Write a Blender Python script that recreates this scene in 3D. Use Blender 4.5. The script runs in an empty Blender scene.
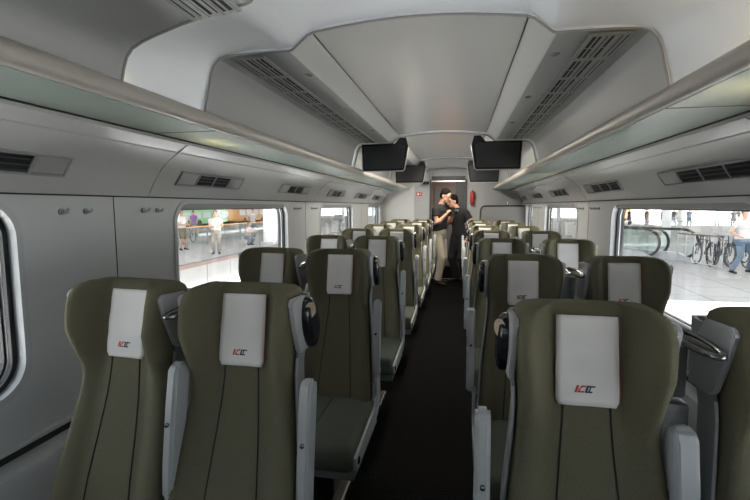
import bpy, bmesh, math, random
from mathutils import Vector, Matrix
random.seed(4)
S = bpy.context.scene
COL = S.collection
PI = math.pi

# ---------------------------------------------------------------- camera
cam = bpy.data.objects.new('view_camera', bpy.data.cameras.new('view_camera'))
COL.objects.link(cam)
cam.data.sensor_width = 36.0
cam.data.lens = 36.0 * 440 / 750
cam.data.clip_start = 0.02
cam.data.clip_end = 500
PITCH = math.atan(0.1)
YAW = math.atan(84.5 / 440 * math.cos(PITCH))
cam.location = (0.18, 0, 1.43)
cam.rotation_euler = (PI / 2 - PITCH, 0, YAW)
S.camera = cam

# ---------------------------------------------------------------- world, sun, exposure
W = bpy.data.worlds.new('daylight'); S.world = W
W.use_nodes = True
bg = W.node_tree.nodes['Background']
bg.inputs[0].default_value = (0.86, 0.93, 1.0, 1)
bg.inputs[1].default_value = 1.5
sun = bpy.data.objects.new('sun', bpy.data.lights.new('sun', 'SUN'))
sun.data.energy = 34.0
sun.data.angle = 0.01
sun.data.color = (1.0, 0.975, 0.95)
sun.rotation_euler = Vector((0.16, -0.30, 1.0)).to_track_quat('Z', 'Y').to_euler()
COL.objects.link(sun)
S.view_settings.view_transform = 'Standard'
S.view_settings.look = 'None'
S.view_settings.gamma = 1.0
S.view_settings.use_curve_mapping = False
S.view_settings.exposure = 0.85
S.cycles.max_bounces = 14
S.cycles.diffuse_bounces = 7
S.cycles.transparent_max_bounces = 16
S.cycles.sample_clamp_indirect = 8.0

# ---------------------------------------------------------------- materials
def mat(name, col, rough=0.5, metal=0.0, noise=0.0, nscale=40.0, bump=0.0, bscale=200.0, spec=0.5, sub=None, coat=0.0, trans=0.0):
    m = bpy.data.materials.new(name); m.use_nodes = True
    nt = m.node_tree; b = nt.nodes['Principled BSDF']
    b.inputs['Base Color'].default_value = (*col, 1)
    b.inputs['Roughness'].default_value = rough
    b.inputs['Metallic'].default_value = metal
    b.inputs['Specular IOR Level'].default_value = spec
    b.inputs['Coat Weight'].default_value = coat
    b.inputs['Coat Roughness'].default_value = 0.15
    tc = nt.nodes.new('ShaderNodeTexCoord')
    if noise > 0:
        n = nt.nodes.new('ShaderNodeTexNoise'); n.inputs['Scale'].default_value = nscale; n.inputs['Detail'].default_value = 4
        r = nt.nodes.new('ShaderNodeMapRange')
        r.inputs['To Min'].default_value = 1 - noise; r.inputs['To Max'].default_value = 1 + noise
        mx = nt.nodes.new('ShaderNodeMix'); mx.data_type = 'RGBA'; mx.blend_type = 'MULTIPLY'; mx.inputs[0].default_value = 1
        mx.inputs[6].default_value = (*col, 1)
        nt.links.new(tc.outputs['Object'], n.inputs['Vector'])
        nt.links.new(n.outputs['Fac'], r.inputs['Value'])
        nt.links.new(r.outputs[0], mx.inputs[7])
        nt.links.new(mx.outputs[2], b.inputs['Base Color'])
    if bump > 0:
        n2 = nt.nodes.new('ShaderNodeTexNoise'); n2.inputs['Scale'].default_value = bscale; n2.inputs['Detail'].default_value = 3
        bp = nt.nodes.new('ShaderNodeBump'); bp.inputs['Strength'].default_value = bump; bp.inputs['Distance'].default_value = 0.003
        nt.links.new(tc.outputs['Object'], n2.inputs['Vector'])
        nt.links.new(n2.outputs['Fac'], bp.inputs['Height'])
        nt.links.new(bp.outputs[0], b.inputs['Normal'])
    return m

M = {}
M['wall'] = mat('wall_laminate', (0.44, 0.45, 0.46), 0.42, noise=0.03, nscale=3)
M['cove'] = mat('cove_laminate', (0.45, 0.445, 0.44), 0.22, noise=0.03, nscale=2, coat=0.6)
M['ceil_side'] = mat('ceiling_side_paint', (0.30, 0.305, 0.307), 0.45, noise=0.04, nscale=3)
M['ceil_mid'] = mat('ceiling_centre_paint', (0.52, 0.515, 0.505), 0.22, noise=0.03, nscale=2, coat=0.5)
M['ceil_beam'] = mat('ceiling_beam_paint', (0.56, 0.56, 0.56), 0.3)
M['band'] = mat('ceiling_band_paint', (0.84, 0.86, 0.90), 0.35)
M['rail'] = mat('rack_rail_lacquer', (0.37, 0.345, 0.315), 0.42)
M['dark'] = mat('dark_gap', (0.012, 0.012, 0.013), 0.7)
M['rubber'] = mat('black_rubber', (0.015, 0.015, 0.016), 0.45)
M['alu'] = mat('aluminium', (0.66, 0.66, 0.66), 0.3, metal=0.8)
M['plastic'] = mat('light_grey_plastic', (0.40, 0.41, 0.425), 0.36)
M['shell'] = mat('mid_grey_plastic', (0.24, 0.25, 0.26), 0.4)
M['blackp'] = mat('black_gloss_plastic', (0.014, 0.015, 0.018), 0.22)
M['chrome'] = mat('smoked_chrome', (0.22, 0.225, 0.235), 0.14, metal=0.85)
M['beige'] = mat('beige_plate', (0.42, 0.33, 0.24), 0.35, noise=0.15, nscale=80)
M['fabric'] = mat('olive_fabric', (0.130, 0.121, 0.080), 0.92, noise=0.22, nscale=260, bump=0.5, bscale=500, spec=0.2)
M['fabric_seat'] = mat('skylit_olive_fabric', (0.115, 0.125, 0.10), 0.92, noise=0.22, nscale=260, bump=0.5, bscale=500, spec=0.2)  # same olive fabric, sky reflection on the cushions painted into the colour
M['seam'] = mat('dark_seam', (0.018, 0.019, 0.012), 0.9)
M['cover'] = mat('white_cover_cloth', (0.76, 0.745, 0.74), 0.85, noise=0.05, nscale=9, bump=0.6, bscale=14, spec=0.2)
M['red'] = mat('red_print', (0.50, 0.055, 0.03), 0.6)
M['navy'] = mat('navy_print', (0.05, 0.06, 0.09), 0.6)
M['redline'] = mat('red_stitching', (0.45, 0.10, 0.09), 0.8)
M['screen'] = mat('dark_screen', (0.016, 0.017, 0.02), 0.3, noise=0.15, nscale=30)
M['base'] = mat('dark_grey_metal', (0.05, 0.05, 0.053), 0.5)
M['gframe'] = mat('grille_grey', (0.30, 0.30, 0.295), 0.4)
M['panel'] = mat('end_wall_grey', (0.36, 0.37, 0.38), 0.5, noise=0.03, nscale=4)
M['panel_w'] = mat('end_wall_white', (0.52, 0.52, 0.51), 0.45)
M['panel_d'] = mat('partition_grey', (0.17, 0.17, 0.168), 0.45)
M['vest'] = mat('vestibule_panel', (0.36, 0.29, 0.26), 0.5)
M['stone'] = mat('pale_stone', (0.50, 0.49, 0.47), 0.7, noise=0.08, nscale=0.7)
M['white'] = mat('white_paint', (0.78, 0.78, 0.78), 0.5)
M['steel'] = mat('brushed_steel', (0.5, 0.51, 0.52), 0.3, metal=0.7)
M['orange'] = mat('orange_paint', (0.85, 0.42, 0.14), 0.5)
M['green'] = mat('green_paint', (0.35, 0.75, 0.38), 0.5)
M['teal'] = mat('teal_paint', (0.22, 0.42, 0.40), 0.5)
M['stone_l'] = mat('left_platform_paving', (0.30, 0.29, 0.285), 0.8, noise=0.08, nscale=0.7)
M['edgepanel'] = mat('edge_panel_concrete', (0.20, 0.195, 0.19), 0.8, noise=0.08, nscale=1.5)
M['coping'] = mat('brown_coping', (0.13, 0.09, 0.08), 0.8)
M['tshirt_o'] = mat('white_shirt_cloth', (0.50, 0.48, 0.48), 0.9)
M['khaki_o'] = mat('beige_trouser_cloth', (0.24, 0.21, 0.17), 0.9)
M['ballast'] = mat('track_ballast', (0.40, 0.395, 0.39), 0.9, noise=0.3, nscale=12)
M['skin'] = mat('skin', (0.55, 0.30, 0.20), 0.5)
M['hair'] = mat('dark_hair', (0.010, 0.008, 0.007), 0.95, bump=0.6, bscale=90, spec=0.1)
M['hairg'] = mat('brown_hair', (0.12, 0.07, 0.04), 0.6)
M['tblack'] = mat('black_cotton', (0.010, 0.010, 0.012), 0.9)
M['khaki'] = mat('khaki_cotton', (0.42, 0.37, 0.30), 0.9, noise=0.1, nscale=20)
M['jeans'] = mat('blue_denim', (0.10, 0.14, 0.20), 0.9, noise=0.1, nscale=20)
M['tshirt'] = mat('white_cotton', (0.75, 0.72, 0.72), 0.9)
M['olive'] = mat('olive_cotton', (0.16, 0.14, 0.09), 0.9)
M['greyc'] = mat('grey_cotton', (0.22, 0.24, 0.28), 0.9)
M['purple'] = mat('purple_cotton', (0.32, 0.14, 0.42), 0.9)
M['shoe'] = mat('dark_shoe', (0.02, 0.014, 0.012), 0.7, spec=0.2)
M['darkeye'] = mat('dark_eye', (0.02, 0.012, 0.01), 0.3)
M['lip'] = mat('lip', (0.38, 0.14, 0.11), 0.5)
M['redpaint'] = mat('red_enamel', (0.42, 0.03, 0.025), 0.35)

def floor_mat():
    m = mat('studded_rubber_floor', (0.003, 0.003, 0.0031), 0.8, spec=0.03)
    nt = m.node_tree; b = nt.nodes['Principled BSDF']
    tc = nt.nodes.new('ShaderNodeTexCoord')
    v = nt.nodes.new('ShaderNodeTexVoronoi'); v.inputs['Scale'].default_value = 42; v.inputs['Randomness'].default_value = 0.0
    r = nt.nodes.new('ShaderNodeMapRange'); r.inputs['From Min'].default_value = 0.25; r.inputs['From Max'].default_value = 0.38
    r.inputs['To Min'].default_value = 1; r.inputs['To Max'].default_value = 0
    bp = nt.nodes.new('ShaderNodeBump'); bp.inputs['Strength'].default_value = 0.7; bp.inputs['Distance'].default_value = 0.002
    nt.links.new(tc.outputs['Object'], v.inputs['Vector']); nt.links.new(v.outputs['Distance'], r.inputs['Value'])
    nt.links.new(r.outputs[0], bp.inputs['Height']); nt.links.new(bp.outputs[0], b.inputs['Normal'])
    return m
M['floor'] = floor_mat()

def tile_mat():
    m = mat('platform_tiles', (0.5, 0.48, 0.46), 0.55)
    nt = m.node_tree; b = nt.nodes['Principled BSDF']
    tc = nt.nodes.new('ShaderNodeTexCoord')
    mp = nt.nodes.new('ShaderNodeMapping'); mp.inputs['Rotation'].default_value = (0, 0, math.radians(3))
    br = nt.nodes.new('ShaderNodeTexBrick')
    br.offset = 0.0
    br.inputs['Color1'].default_value = (0.33, 0.322, 0.318, 1); br.inputs['Color2'].default_value = (0.37, 0.362, 0.358, 1)
    br.inputs['Mortar'].default_value = (0.17, 0.155, 0.15, 1)
    br.inputs['Scale'].default_value = 1.0; br.inputs['Mortar Size'].default_value = 0.018
    br.inputs['Brick Width'].default_value = 1.2; br.inputs['Row Height'].default_value = 1.2
    nt.links.new(tc.outputs['Object'], mp.inputs[0]); nt.links.new(mp.outputs[0], br.inputs['Vector'])
    nt.links.new(br.outputs['Color'], b.inputs['Base Color'])
    return m
M['tiles'] = tile_mat()

def glass_mat(name, tint, gloss_min=0.04):
    m = bpy.data.materials.new(name); m.use_nodes = True
    nt = m.node_tree; nt.nodes.remove(nt.nodes['Principled BSDF'])
    out = nt.nodes['Material Output']
    tr = nt.nodes.new('ShaderNodeBsdfTransparent'); tr.inputs[0].default_value = (*tint, 1)
    gl = nt.nodes.new('ShaderNodeBsdfGlossy'); gl.inputs['Roughness'].default_value = 0.02
    lw = nt.nodes.new('ShaderNodeLayerWeight'); lw.inputs['Blend'].default_value = 0.5
    pw = nt.nodes.new('ShaderNodeMath'); pw.operation = 'POWER'; pw.inputs[1].default_value = 4.0
    fr = nt.nodes.new('ShaderNodeMapRange'); fr.inputs['To Min'].default_value = gloss_min; fr.inputs['To Max'].default_value = 0.75
    nt.links.new(lw.outputs['Facing'], pw.inputs[0]); nt.links.new(pw.outputs[0], fr.inputs['Value'])
    mx = nt.nodes.new('ShaderNodeMixShader')
    nt.links.new(fr.outputs[0], mx.inputs[0]); nt.links.new(tr.outputs[0], mx.inputs[1]); nt.links.new(gl.outputs[0], mx.inputs[2])
    nt.links.new(mx.outputs[0], out.inputs[0])
    return m
M['glass'] = glass_mat('window_glass', (0.93, 0.95, 0.95))
M['clear'] = glass_mat('balustrade_glass', (0.94, 0.97, 0.96))

def frosted():
    m = bpy.data.materials.new('frosted_green_glass'); m.use_nodes = True
    nt = m.node_tree; b = nt.nodes['Principled BSDF']; out = nt.nodes['Material Output']
    b.inputs['Base Color'].default_value = (0.36, 0.415, 0.39, 1); b.inputs['Roughness'].default_value = 0.28
    tl = nt.nodes.new('ShaderNodeBsdfTranslucent'); tl.inputs[0].default_value = (0.62, 0.68, 0.62, 1)
    mx = nt.nodes.new('ShaderNodeMixShader'); mx.inputs[0].default_value = 0.45
    nt.links.new(b.outputs[0], mx.inputs[1]); nt.links.new(tl.outputs[0], mx.inputs[2]); nt.links.new(mx.outputs[0], out.inputs[0])
    return m
M['frost'] = frosted()

# ---------------------------------------------------------------- mesh helpers
def link(name, me, m=None, parent=None, smooth=False):
    o = bpy.data.objects.new(name, me); COL.objects.link(o)
    if m is not None:
        for mm in (m if isinstance(m, (list, tuple)) else [m]):
            me.materials.append(mm)
    if smooth:
        for p in me.polygons: p.use_smooth = True
    if parent is not None: o.parent = parent
    return o

class MB:
    def __init__(s): s.v = []; s.f = []; s.mi = []
    def add(s, vs, fs, mi=0):
        k = len(s.v); s.v += [tuple(v) for v in vs]; s.f += [tuple(i + k for i in f) for f in fs]; s.mi += [mi] * len(fs)
        return s
    def box(s, x0, x1, y0, y1, z0, z1, mi=0, bev=0.0, seg=2):
        bm = bmesh.new(); bmesh.ops.create_cube(bm, size=1)
        for v in bm.verts:
            v.co = Vector(((x0 + x1) / 2 + v.co.x * (x1 - x0), (y0 + y1) / 2 + v.co.y * (y1 - y0), (z0 + z1) / 2 + v.co.z * (z1 - z0)))
        if bev > 0:
            bmesh.ops.bevel(bm, geom=bm.edges[:], offset=bev, segments=seg, profile=0.6, affect='EDGES')
        return s.bm(bm, mi)
    def bm(s, bm, mi=0, mtx=None):
        bm.verts.index_update()
        vs = [(mtx @ v.co if mtx else v.co.copy()) for v in bm.verts]
        s.add(vs, [[v.index for v in f.verts] for f in bm.faces], mi); bm.free(); return s
    def tube(s, pts, r, n=8, mi=0, closed=False, flat=(1, 1)):
        pts = [Vector(p) for p in pts]; N = len(pts)
        rs = r if isinstance(r, (list, tuple)) else [r] * N
        rings = []; up = None
        for i, p in enumerate(pts):
            if closed: t = (pts[(i + 1) % N] - pts[i - 1]).normalized()
            else: t = (pts[min(i + 1, N - 1)] - pts[max(i - 1, 0)]).normalized()
            if up is None:
                up = Vector((0, 0, 1)) if abs(t.z) < 0.9 else Vector((0, 1, 0))
            a = t.cross(up)
            if a.length < 1e-6: a = t.cross(Vector((1, 0, 0)))
            a.normalize(); b = a.cross(t).normalized(); up = b
            rings.append([p + a * math.cos(2 * PI * k / n) * rs[i] * flat[0] + b * math.sin(2 * PI * k / n) * rs[i] * flat[1] for k in range(n)])
        vs = [v for ring in rings for v in ring]; fs = []
        for i in range(N if closed else N - 1):
            j = (i + 1) % N
            for k in range(n):
                fs.append((i * n + k, i * n + (k + 1) % n, j * n + (k + 1) % n, j * n + k))
        if not closed:
            fs.append(tuple(range(n))[::-1]); fs.append(tuple((N - 1) * n + k for k in range(n)))
        return s.add(vs, fs, mi)
    def prism(s, poly, axis, a0, a1, mi=0):
        """poly of 2D points extruded along axis ('x': (y,z), 'y': (x,z), 'z': (x,y))"""
        def P(p, a):
            return {'x': (a, p[0], p[1]), 'y': (p[0], a, p[1]), 'z': (p[0], p[1], a)}[axis]
        n = len(poly); vs = [P(p, a0) for p in poly] + [P(p, a1) for p in poly]
        fs = [tuple(range(n))[::-1], tuple(range(n, 2 * n))] + [(i, (i + 1) % n, n + (i + 1) % n, n + i) for i in range(n)]
        return s.add(vs, fs, mi)
    def ring(s, outer, inner, axis, a0, a1, mi=0):
        """closed frame between two loops of equal length"""
        def P(p, a):
            return {'x': (a, p[0], p[1]), 'y': (p[0], a, p[1]), 'z': (p[0], p[1], a)}[axis]
        n = len(outer); vs = [P(p, a) for a in (a0, a1) for L in (outer, inner) for p in L]; fs = []
        for i in range(n):
            j = (i + 1) % n
            fs += [(i, j, n + j, n + i), (2 * n + i, 3 * n + i, 3 * n + j, 2 * n + j),
                   (i, 2 * n + i, 2 * n + j, j), (n + i, n + j, 3 * n + j, 3 * n + i)]
        return s.add(vs, fs, mi)
    def cyl(s, c, r, h, axis='z', n=16, mi=0, r2=None):
        r2 = r if r2 is None else r2; c = Vector(c)
        ax = {'x': Vector((1, 0, 0)), 'y': Vector((0, 1, 0)), 'z': Vector((0, 0, 1))}[axis]
        return s.tube([c, c + ax * h], [r, r2], n, mi)
    def sph(s, c, r, mi=0, u=12, v=8):
        bm = bmesh.new(); bmesh.ops.create_uvsphere(bm, u_segments=u, v_segments=v, radius=1)
        r = (r, r, r) if not isinstance(r, (tuple, list)) else r
        return s.bm(bm, mi, Matrix.Translation(Vector(c)) @ Matrix.Diagonal((*r, 1)))
    def build(s, name, m, parent=None, smooth=False, angle=None):
        me = bpy.data.meshes.new(name); me.from_pydata(s.v, [], s.f)
        for p, i in zip(me.polygons, s.mi): p.material_index = i
        bm = bmesh.new(); bm.from_mesh(me); bmesh.ops.recalc_face_normals(bm, faces=bm.faces[:])
        if smooth and angle:
            for e in bm.edges:
                if len(e.link_faces) == 2 and e.calc_face_angle(0) > angle: e.smooth = False
        bm.to_mesh(me); bm.free()
        return link(name, me, m, parent, smooth)

def rrect(y0, y1, z0, z1, r, n=7):
    pts = []
    for cy, cz, a0 in ((y1 - r, z1 - r, 0), (y0 + r, z1 - r, 90), (y0 + r, z0 + r, 180), (y1 - r, z0 + r, 270)):
        for k in range(n + 1):
            a = math.radians(a0 + 90 * k / n); pts.append((cy + r * math.cos(a), cz + r * math.sin(a)))
    return pts

def tag(o, label=None, cat=None, group=None, kind=None):
    if label: o['label'] = label
    if cat: o['category'] = cat
    if group: o['group'] = group
    if kind: o['kind'] = kind
    return o
def thing(name, label, cat, loc=(0, 0, 0), rz=0, group=None):
    o = bpy.data.objects.new(name, None); COL.objects.link(o); o.empty_display_size = 0.1
    o.location = loc; o.rotation_euler = (0, 0, rz)
    return tag(o, label, cat, group)
def struct(o): o['kind'] = 'structure'; return o
def kids(o): return [c for c in bpy.data.objects if c.parent is o]
def dup(o, parent=None):
    c = o.copy(); COL.objects.link(c); c.parent = parent
    for k in kids(o): dup(k, c)
    return c
def copy_thing(o, label, group, loc, rz=0):
    c = dup(o); c.location = loc; c.rotation_euler = (0, 0, rz); c['label'] = label
    if group: c['group'] = group
    return c

# ---------------------------------------------------------------- room shell
YB, YE = -3.2, 8.7
XW = 1.34
win_left = [(-2.95, -1.35), (-0.33, 1.28), (2.15, 3.76), (4.70, 6.24), (7.30, 8.45)]
win_right = [(-2.95, -1.35), (-0.55, 1.05), (1.96, 3.70), (4.70, 6.42), (7.45, 8.12)]
WZ0, WZ1 = 0.76, 1.456

struct(MB().box(-1.46, 1.46, YB, YE, -0.06, 0).build('floor', M['floor']))

def wall(name, sx, wins):
    # flat wall as vertical strips with rounded window openings cut out
    mb = MB(); x0, x1 = sx * XW, sx * (XW + 0.03)
    edges = [YB] + [e for w in wins for e in w] + [YE]
    for i in range(0, len(edges), 2):
        mb.box(min(x0, x1), max(x0, x1), edges[i], edges[i + 1], 0, 1.474)
    r = 0.13; n = 8
    for (a, b) in wins:
        hole = rrect(a, b, WZ0, WZ1, r, n)
        # split in upper and lower polygons around the hole
        top = hole[:2 * (n + 1)]; bot = hole[2 * (n + 1):]
        up = [(b, 1.474), (b, WZ1 - r)] + top[1:-1] + [(a, WZ1 - r), (a, 1.474)]
        lo = [(a, 0), (a, WZ0 + r)] + bot[1:-1] + [(b, WZ0 + r), (b, 0)]
        for poly in (up, lo):
            bm = bmesh.new(); vs = [bm.verts.new((x0, p[0], p[1])) for p in poly]
            f = bm.faces.new(vs); ret = bmesh.ops.extrude_face_region(bm, geom=[f])
            for v in [g for g in ret['geom'] if isinstance(g, bmesh.types.BMVert)]: v.co.x = x1
            bmesh.ops.triangulate(bm, faces=bm.faces[:]); mb.bm(bm)
    return struct(mb.build(name, M['wall']))
wall('wall_left', -1, win_left)
wall('wall_right', 1, win_right)

def panel_joint(k, sx, y):
    struct(MB().box(sx * XW - 0.0015, sx * XW + 0.0015, y - 0.002, y + 0.002, 0.0, 1.47).build('trim_%d' % k, M['dark']))
k = 1
for sx, ys in ((-1, (1.724, 4.23, 6.8)), (1, (1.5, 4.33, 6.95))):
    for y in ys: panel_joint(k, sx, y); k += 1

def window(n, sx, a, b):
    w = bpy.data.objects.new('window_%d' % n, None); COL.objects.link(w); w.location = (sx * XW, (a + b) / 2, WZ0); struct(w)
    def at(o): o.matrix_parent_inverse = Matrix.Translation(Vector(w.location)).inverted(); return o
    L0 = rrect(a, b, WZ0, WZ1, 0.13, 8)
    Lo = rrect(a - 0.012, b + 0.012, WZ0 - 0.012, WZ1 + 0.012, 0.142, 8)
    L1 = rrect(a + 0.012, b - 0.012, WZ0 + 0.012, WZ1 - 0.012, 0.12, 8)
    L2 = rrect(a + 0.030, b - 0.030, WZ0 + 0.03, WZ1 - 0.03, 0.10, 8)
    L3 = rrect(a + 0.038, b - 0.038, WZ0 + 0.038, WZ1 - 0.038, 0.095, 8)
    X = lambda d: sx * (XW + d)
    at(MB().ring(Lo, L1, 'x', X(-0.006), X(0.02)).build('window_frame', M['plastic'], w))
    at(MB().ring(L0, L1, 'x', X(0.02), X(0.085)).build('reveal', M['shell'], w))
    at(MB().ring(L1, L2, 'x', X(0.032), X(0.05)).build('rubber_seal', M['rubber'], w))
    at(MB().ring(L1, L2, 'x', X(0.05), X(0.058)).build('metal_bead', M['alu'], w))
    at(MB().ring(L1, L3, 'x', X(0.058), X(0.08)).build('rubber_seal', M['rubber'], w))
    at(MB().prism(L1, 'x', X(0.066), X(0.072)).build('glass_pane', M['glass'], w))
    # blind cassette across the top
    bb = MB().box(min(X(0.004), X(0.05)), max(X(0.004), X(0.05)), a + 0.05, b - 0.05, WZ1 - 0.042, WZ1 - 0.004, bev=0.008)
    at(bb.build('blind_cassette', M['shell'], w))
    at(MB().box(min(X(0.012), X(0.04)), max(X(0.012), X(0.04)), a + 0.07, b - 0.07, WZ1 - 0.050, WZ1 - 0.042, bev=0.003).build('blind_bar', M['base'], w))
    # daylight portal (a sampling aid, gives off no light of its own)
    pl = bpy.data.lights.new('portal', 'AREA'); pl.shape = 'RECTANGLE'; pl.size = WZ1 - WZ0; pl.size_y = b - a
    po = bpy.data.objects.new('portal', pl); COL.objects.link(po); pl.cycles.is_portal = True
    po.location = (sx * (XW + 0.10), (a + b) / 2, (WZ0 + WZ1) / 2)
    po.rotation_euler = (0, sx * PI / 2, 0)
n = 1
for sx, ws in ((-1, win_left), (1, win_right)):
    for a, b in ws: window(n, sx, a, b); n += 1

# lower wall ledges and coves
def strip(name, pts, y0, y1, m, thick=(0, 0.02), smooth=True, parent=None):
    mb = MB(); poly = list(pts) + [(p[0] + thick[0], p[1] + thick[1]) for p in reversed(pts)]
    mb.prism(poly, 'y', y0, y1)
    return mb.build(name, m, parent, smooth, 0.5)
for sx, nm in ((-1, 'baseboard_left'), (1, 'baseboard_right')):
    struct(strip(nm, [(sx * 1.33, 0.02), (sx * 1.255, 0.03), (sx * 1.25, 0.50), (sx * 1.262, 0.535), (sx * 1.30, 0.55), (sx * 1.338, 0.553)], YB, YE, M['wall'], (sx * 0.004, 0.0)))
    struct(MB().box(min(sx * 1.325, sx * 1.339), max(sx * 1.325, sx * 1.339), YB, YE, 0.553, 0.585).build('trim_%d' % k, M['dark'])); k += 1
    struct(MB().box(min(sx * 1.310, sx * 1.3395), max(sx * 1.310, sx * 1.3395), YB, YE, 0.585, 0.60, bev=0.004).build('trim_%d' % k, M['wall'])); k += 1

def cove(sx):
    pts = [(1.34, 1.474), (1.325, 1.505), (1.30, 1.55), (1.262, 1.606), (1.215, 1.652), (1.165, 1.684), (1.162, 1.690), (1.135, 1.706), (1.108, 1.722), (1.100, 1.738), (1.12, 1.752)]
    pts = [(sx * x, z) for x, z in pts]
    return strip('wall_cove', pts, YB, YE, M['cove'], (sx * 0.02, 0.02))
for sx in (-1, 1):
    o = cove(sx); o.name = 'wall_left_cove' if sx < 0 else 'wall_right_cove'; struct(o)
    struct(MB().box(min(sx * 1.333, sx * 1.342), max(sx * 1.333, sx * 1.342), YB, YE, 1.470, 1.476).build('trim_%d' % k, M['dark'])); k += 1
    for y in ((1.95, 4.5, 7.1) if sx < 0 else (1.7, 4.4, 7.0)):
        pts = [(1.336, 1.478), (1.298, 1.55), (1.259, 1.605), (1.213, 1.650), (1.163, 1.682), (1.133, 1.704), (1.106, 1.720)]
        struct(strip('trim_%d' % k, [(sx * x, z) for x, z in pts], y - 0.002, y + 0.002, M['shell'], (sx * 0.006, 0.006))); k += 1

# outer roof that closes the body above everything
roof = [(-1.46, 1.5), (-1.42, 1.9), (-1.2, 2.25), (-0.6, 2.42), (0, 2.45), (0.6, 2.42), (1.2, 2.25), (1.42, 1.9), (1.46, 1.5)]
struct(strip('ceiling_shell', roof, YB, YE, M['band'], (0, 0.03)))
for sx in (-1, 1):
    struct(MB().box(min(sx * 1.35, sx * 1.46), max(sx * 1.35, sx * 1.46), YB, YE, 1.468, 1.50).build('trim_%d' % k, M['shell'])); k += 1

# ---------------------------------------------------------------- ceiling sections
HALF = [(0.0, 2.160), (0.10, 2.158), (0.20, 2.152), (0.30, 2.142), (0.415, 2.128), (0.44, 2.118), (0.505, 2.066), (0.52, 2.062), (0.57, 2.062), (0.64, 2.062), (0.72, 2.061), (0.80, 2.058),
        (0.83, 2.048), (0.853, 2.025), (0.868, 1.99), (0.88, 1.94), (0.895, 1.88), (0.905, 1.83), (0.93, 1.775)]
HALF_NEAR = [(0.0, 2.10), (0.10, 2.098), (0.20, 2.092), (0.30, 2.08), (0.355, 2.060), (0.375, 2.05), (0.41, 2.004), (0.425, 2.000), (0.55, 1.985), (0.66, 1.966), (0.74, 1.948),
             (0.79, 1.934), (0.828, 1.918), (0.852, 1.894), (0.866, 1.86), (0.875, 1.825), (0.905, 1.80), (0.93, 1.775)]
def loft_band(y0, y1, h0, h1):
    # smooth light-coloured arch joining two ceiling sections
    rows = []
    for t, off in ((0.0, 0.004), (0.12, 0.045), (0.35, 0.058), (0.7, 0.048), (0.93, 0.028), (1.0, 0.016), (1.0, 0.0)):
        y = y0 + (y1 - y0) * t; r = []
        for (xa, za), (xb, zb) in zip(h0, h1):
            x = xa + (xb - xa) * t; z = za + (zb - za) * t
            k_ = sm0(x, 0.70, 0.90); r.append((x + off * k_ * 0.7, y, z + off * (1 - k_ * 0.85)))
        rr = [(-x, y, z) for x, y, z in reversed(r)] + r[1:]
        rows.append([(x, y + ((1 - t) * yskew(x) if y0 < 2 else 0), z) for x, y, z in rr])
    n = len(rows[0]); mb = MB(); mb.add([v for r in rows for v in r], [(i * n + j, i * n + j + 1, (i + 1) * n + j + 1, (i + 1) * n + j) for i in range(len(rows) - 1) for j in range(n - 1)])
    return struct(mb.build('ceiling_band', M['band'], None, True, 0.9))
def sm0(x, a, b): t = max(0, min(1, (x - a) / (b - a))); return t * t * (3 - 2 * t)
def yskew(x): return -0.08 - 0.10 * x
def section(y0, y1, half):
    pts = [(-x, z) for x, z in reversed(half)] + half[1:]
    mb = MB(); n = len(pts)
    ye = lambda x: y1 + (yskew(x) if y0 < 0 else 0)
    vs = [(x, y0, z) for x, z in pts] + [(x, ye(x), z) for x, z in pts]
    for i in range(n - 1):
        xm = abs(pts[i][0] + pts[i + 1][0]) / 2
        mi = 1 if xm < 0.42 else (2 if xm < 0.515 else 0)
        q = [vs[i], vs[i + 1], vs[n + i + 1], vs[n + i]]
        mb.add(q, [(0, 1, 2, 3)], mi)
    for y, mi in ():               # end faces closing the section up to the roof
        top = [(1.02, 1.775), (1.0, 2.0), (0.93, 2.2), (0.8, 2.30), (0.5, 2.36), (0, 2.38)]
        out = [(-x, z) for x, z in top] + [(x, z) for x, z in reversed(top)][1:]
        poly = pts + list(reversed(out))
        bm = bmesh.new(); vv = [bm.verts.new((x, y, z)) for x, z in poly]; bm.faces.new(vv)
        bmesh.ops.triangulate(bm, faces=bm.faces[:]); mb.bm(bm, mi)
    me = bpy.data.meshes.new('ceiling'); me.from_pydata(mb.v, [], mb.f)
    for p, i in zip(me.polygons, mb.mi): p.material_index = i
    bm = bmesh.new(); bm.from_mesh(me); bmesh.ops.remove_doubles(bm, verts=bm.verts[:], dist=0.0004)
    for e in bm.edges:
        if len(e.link_faces) != 2 or e.calc_face_angle(0) > 0.45: e.smooth = False
    bm.to_mesh(me); bm.free()
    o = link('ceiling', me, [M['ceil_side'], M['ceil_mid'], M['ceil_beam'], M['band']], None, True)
    struct(o)
    if y0 > 0:                                     # edge bead round the front lip
        t = MB().tube([(x, y0 - 0.003, z) for x, z in pts], 0.0055, 6)
        q = t.build('edge_bead', M['gframe'], o, True)
    if y0 < 0:
        t = MB().tube([(x, ye(x) + 0.003, z) for x, z in pts], 0.0055, 6)
        t.build('edge_bead', M['gframe'], o, True)
    for sx in (-1, 1):
        gx = half[4][0]; MB().box(min(sx * gx, sx * (gx + 0.004)), max(sx * gx, sx * (gx + 0.004)), y0 + 0.01, y1 - 0.01, half[4][1] - 0.005, half[4][1] - 0.001).build('shadow_gap', M['base'], o)
    return o
SECTIONS = [(YB, 1.25, HALF_NEAR), (1.78, 4.40, HALF), (4.55, 6.78, HALF), (6.9, YE, HALF)]
for a, b, h in SECTIONS: section(a, b, h)
for (a0, b0, h0), (a1, b1, h1) in zip(SECTIONS, SECTIONS[1:]): loft_band(b0, a1, h0, h1)

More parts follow.
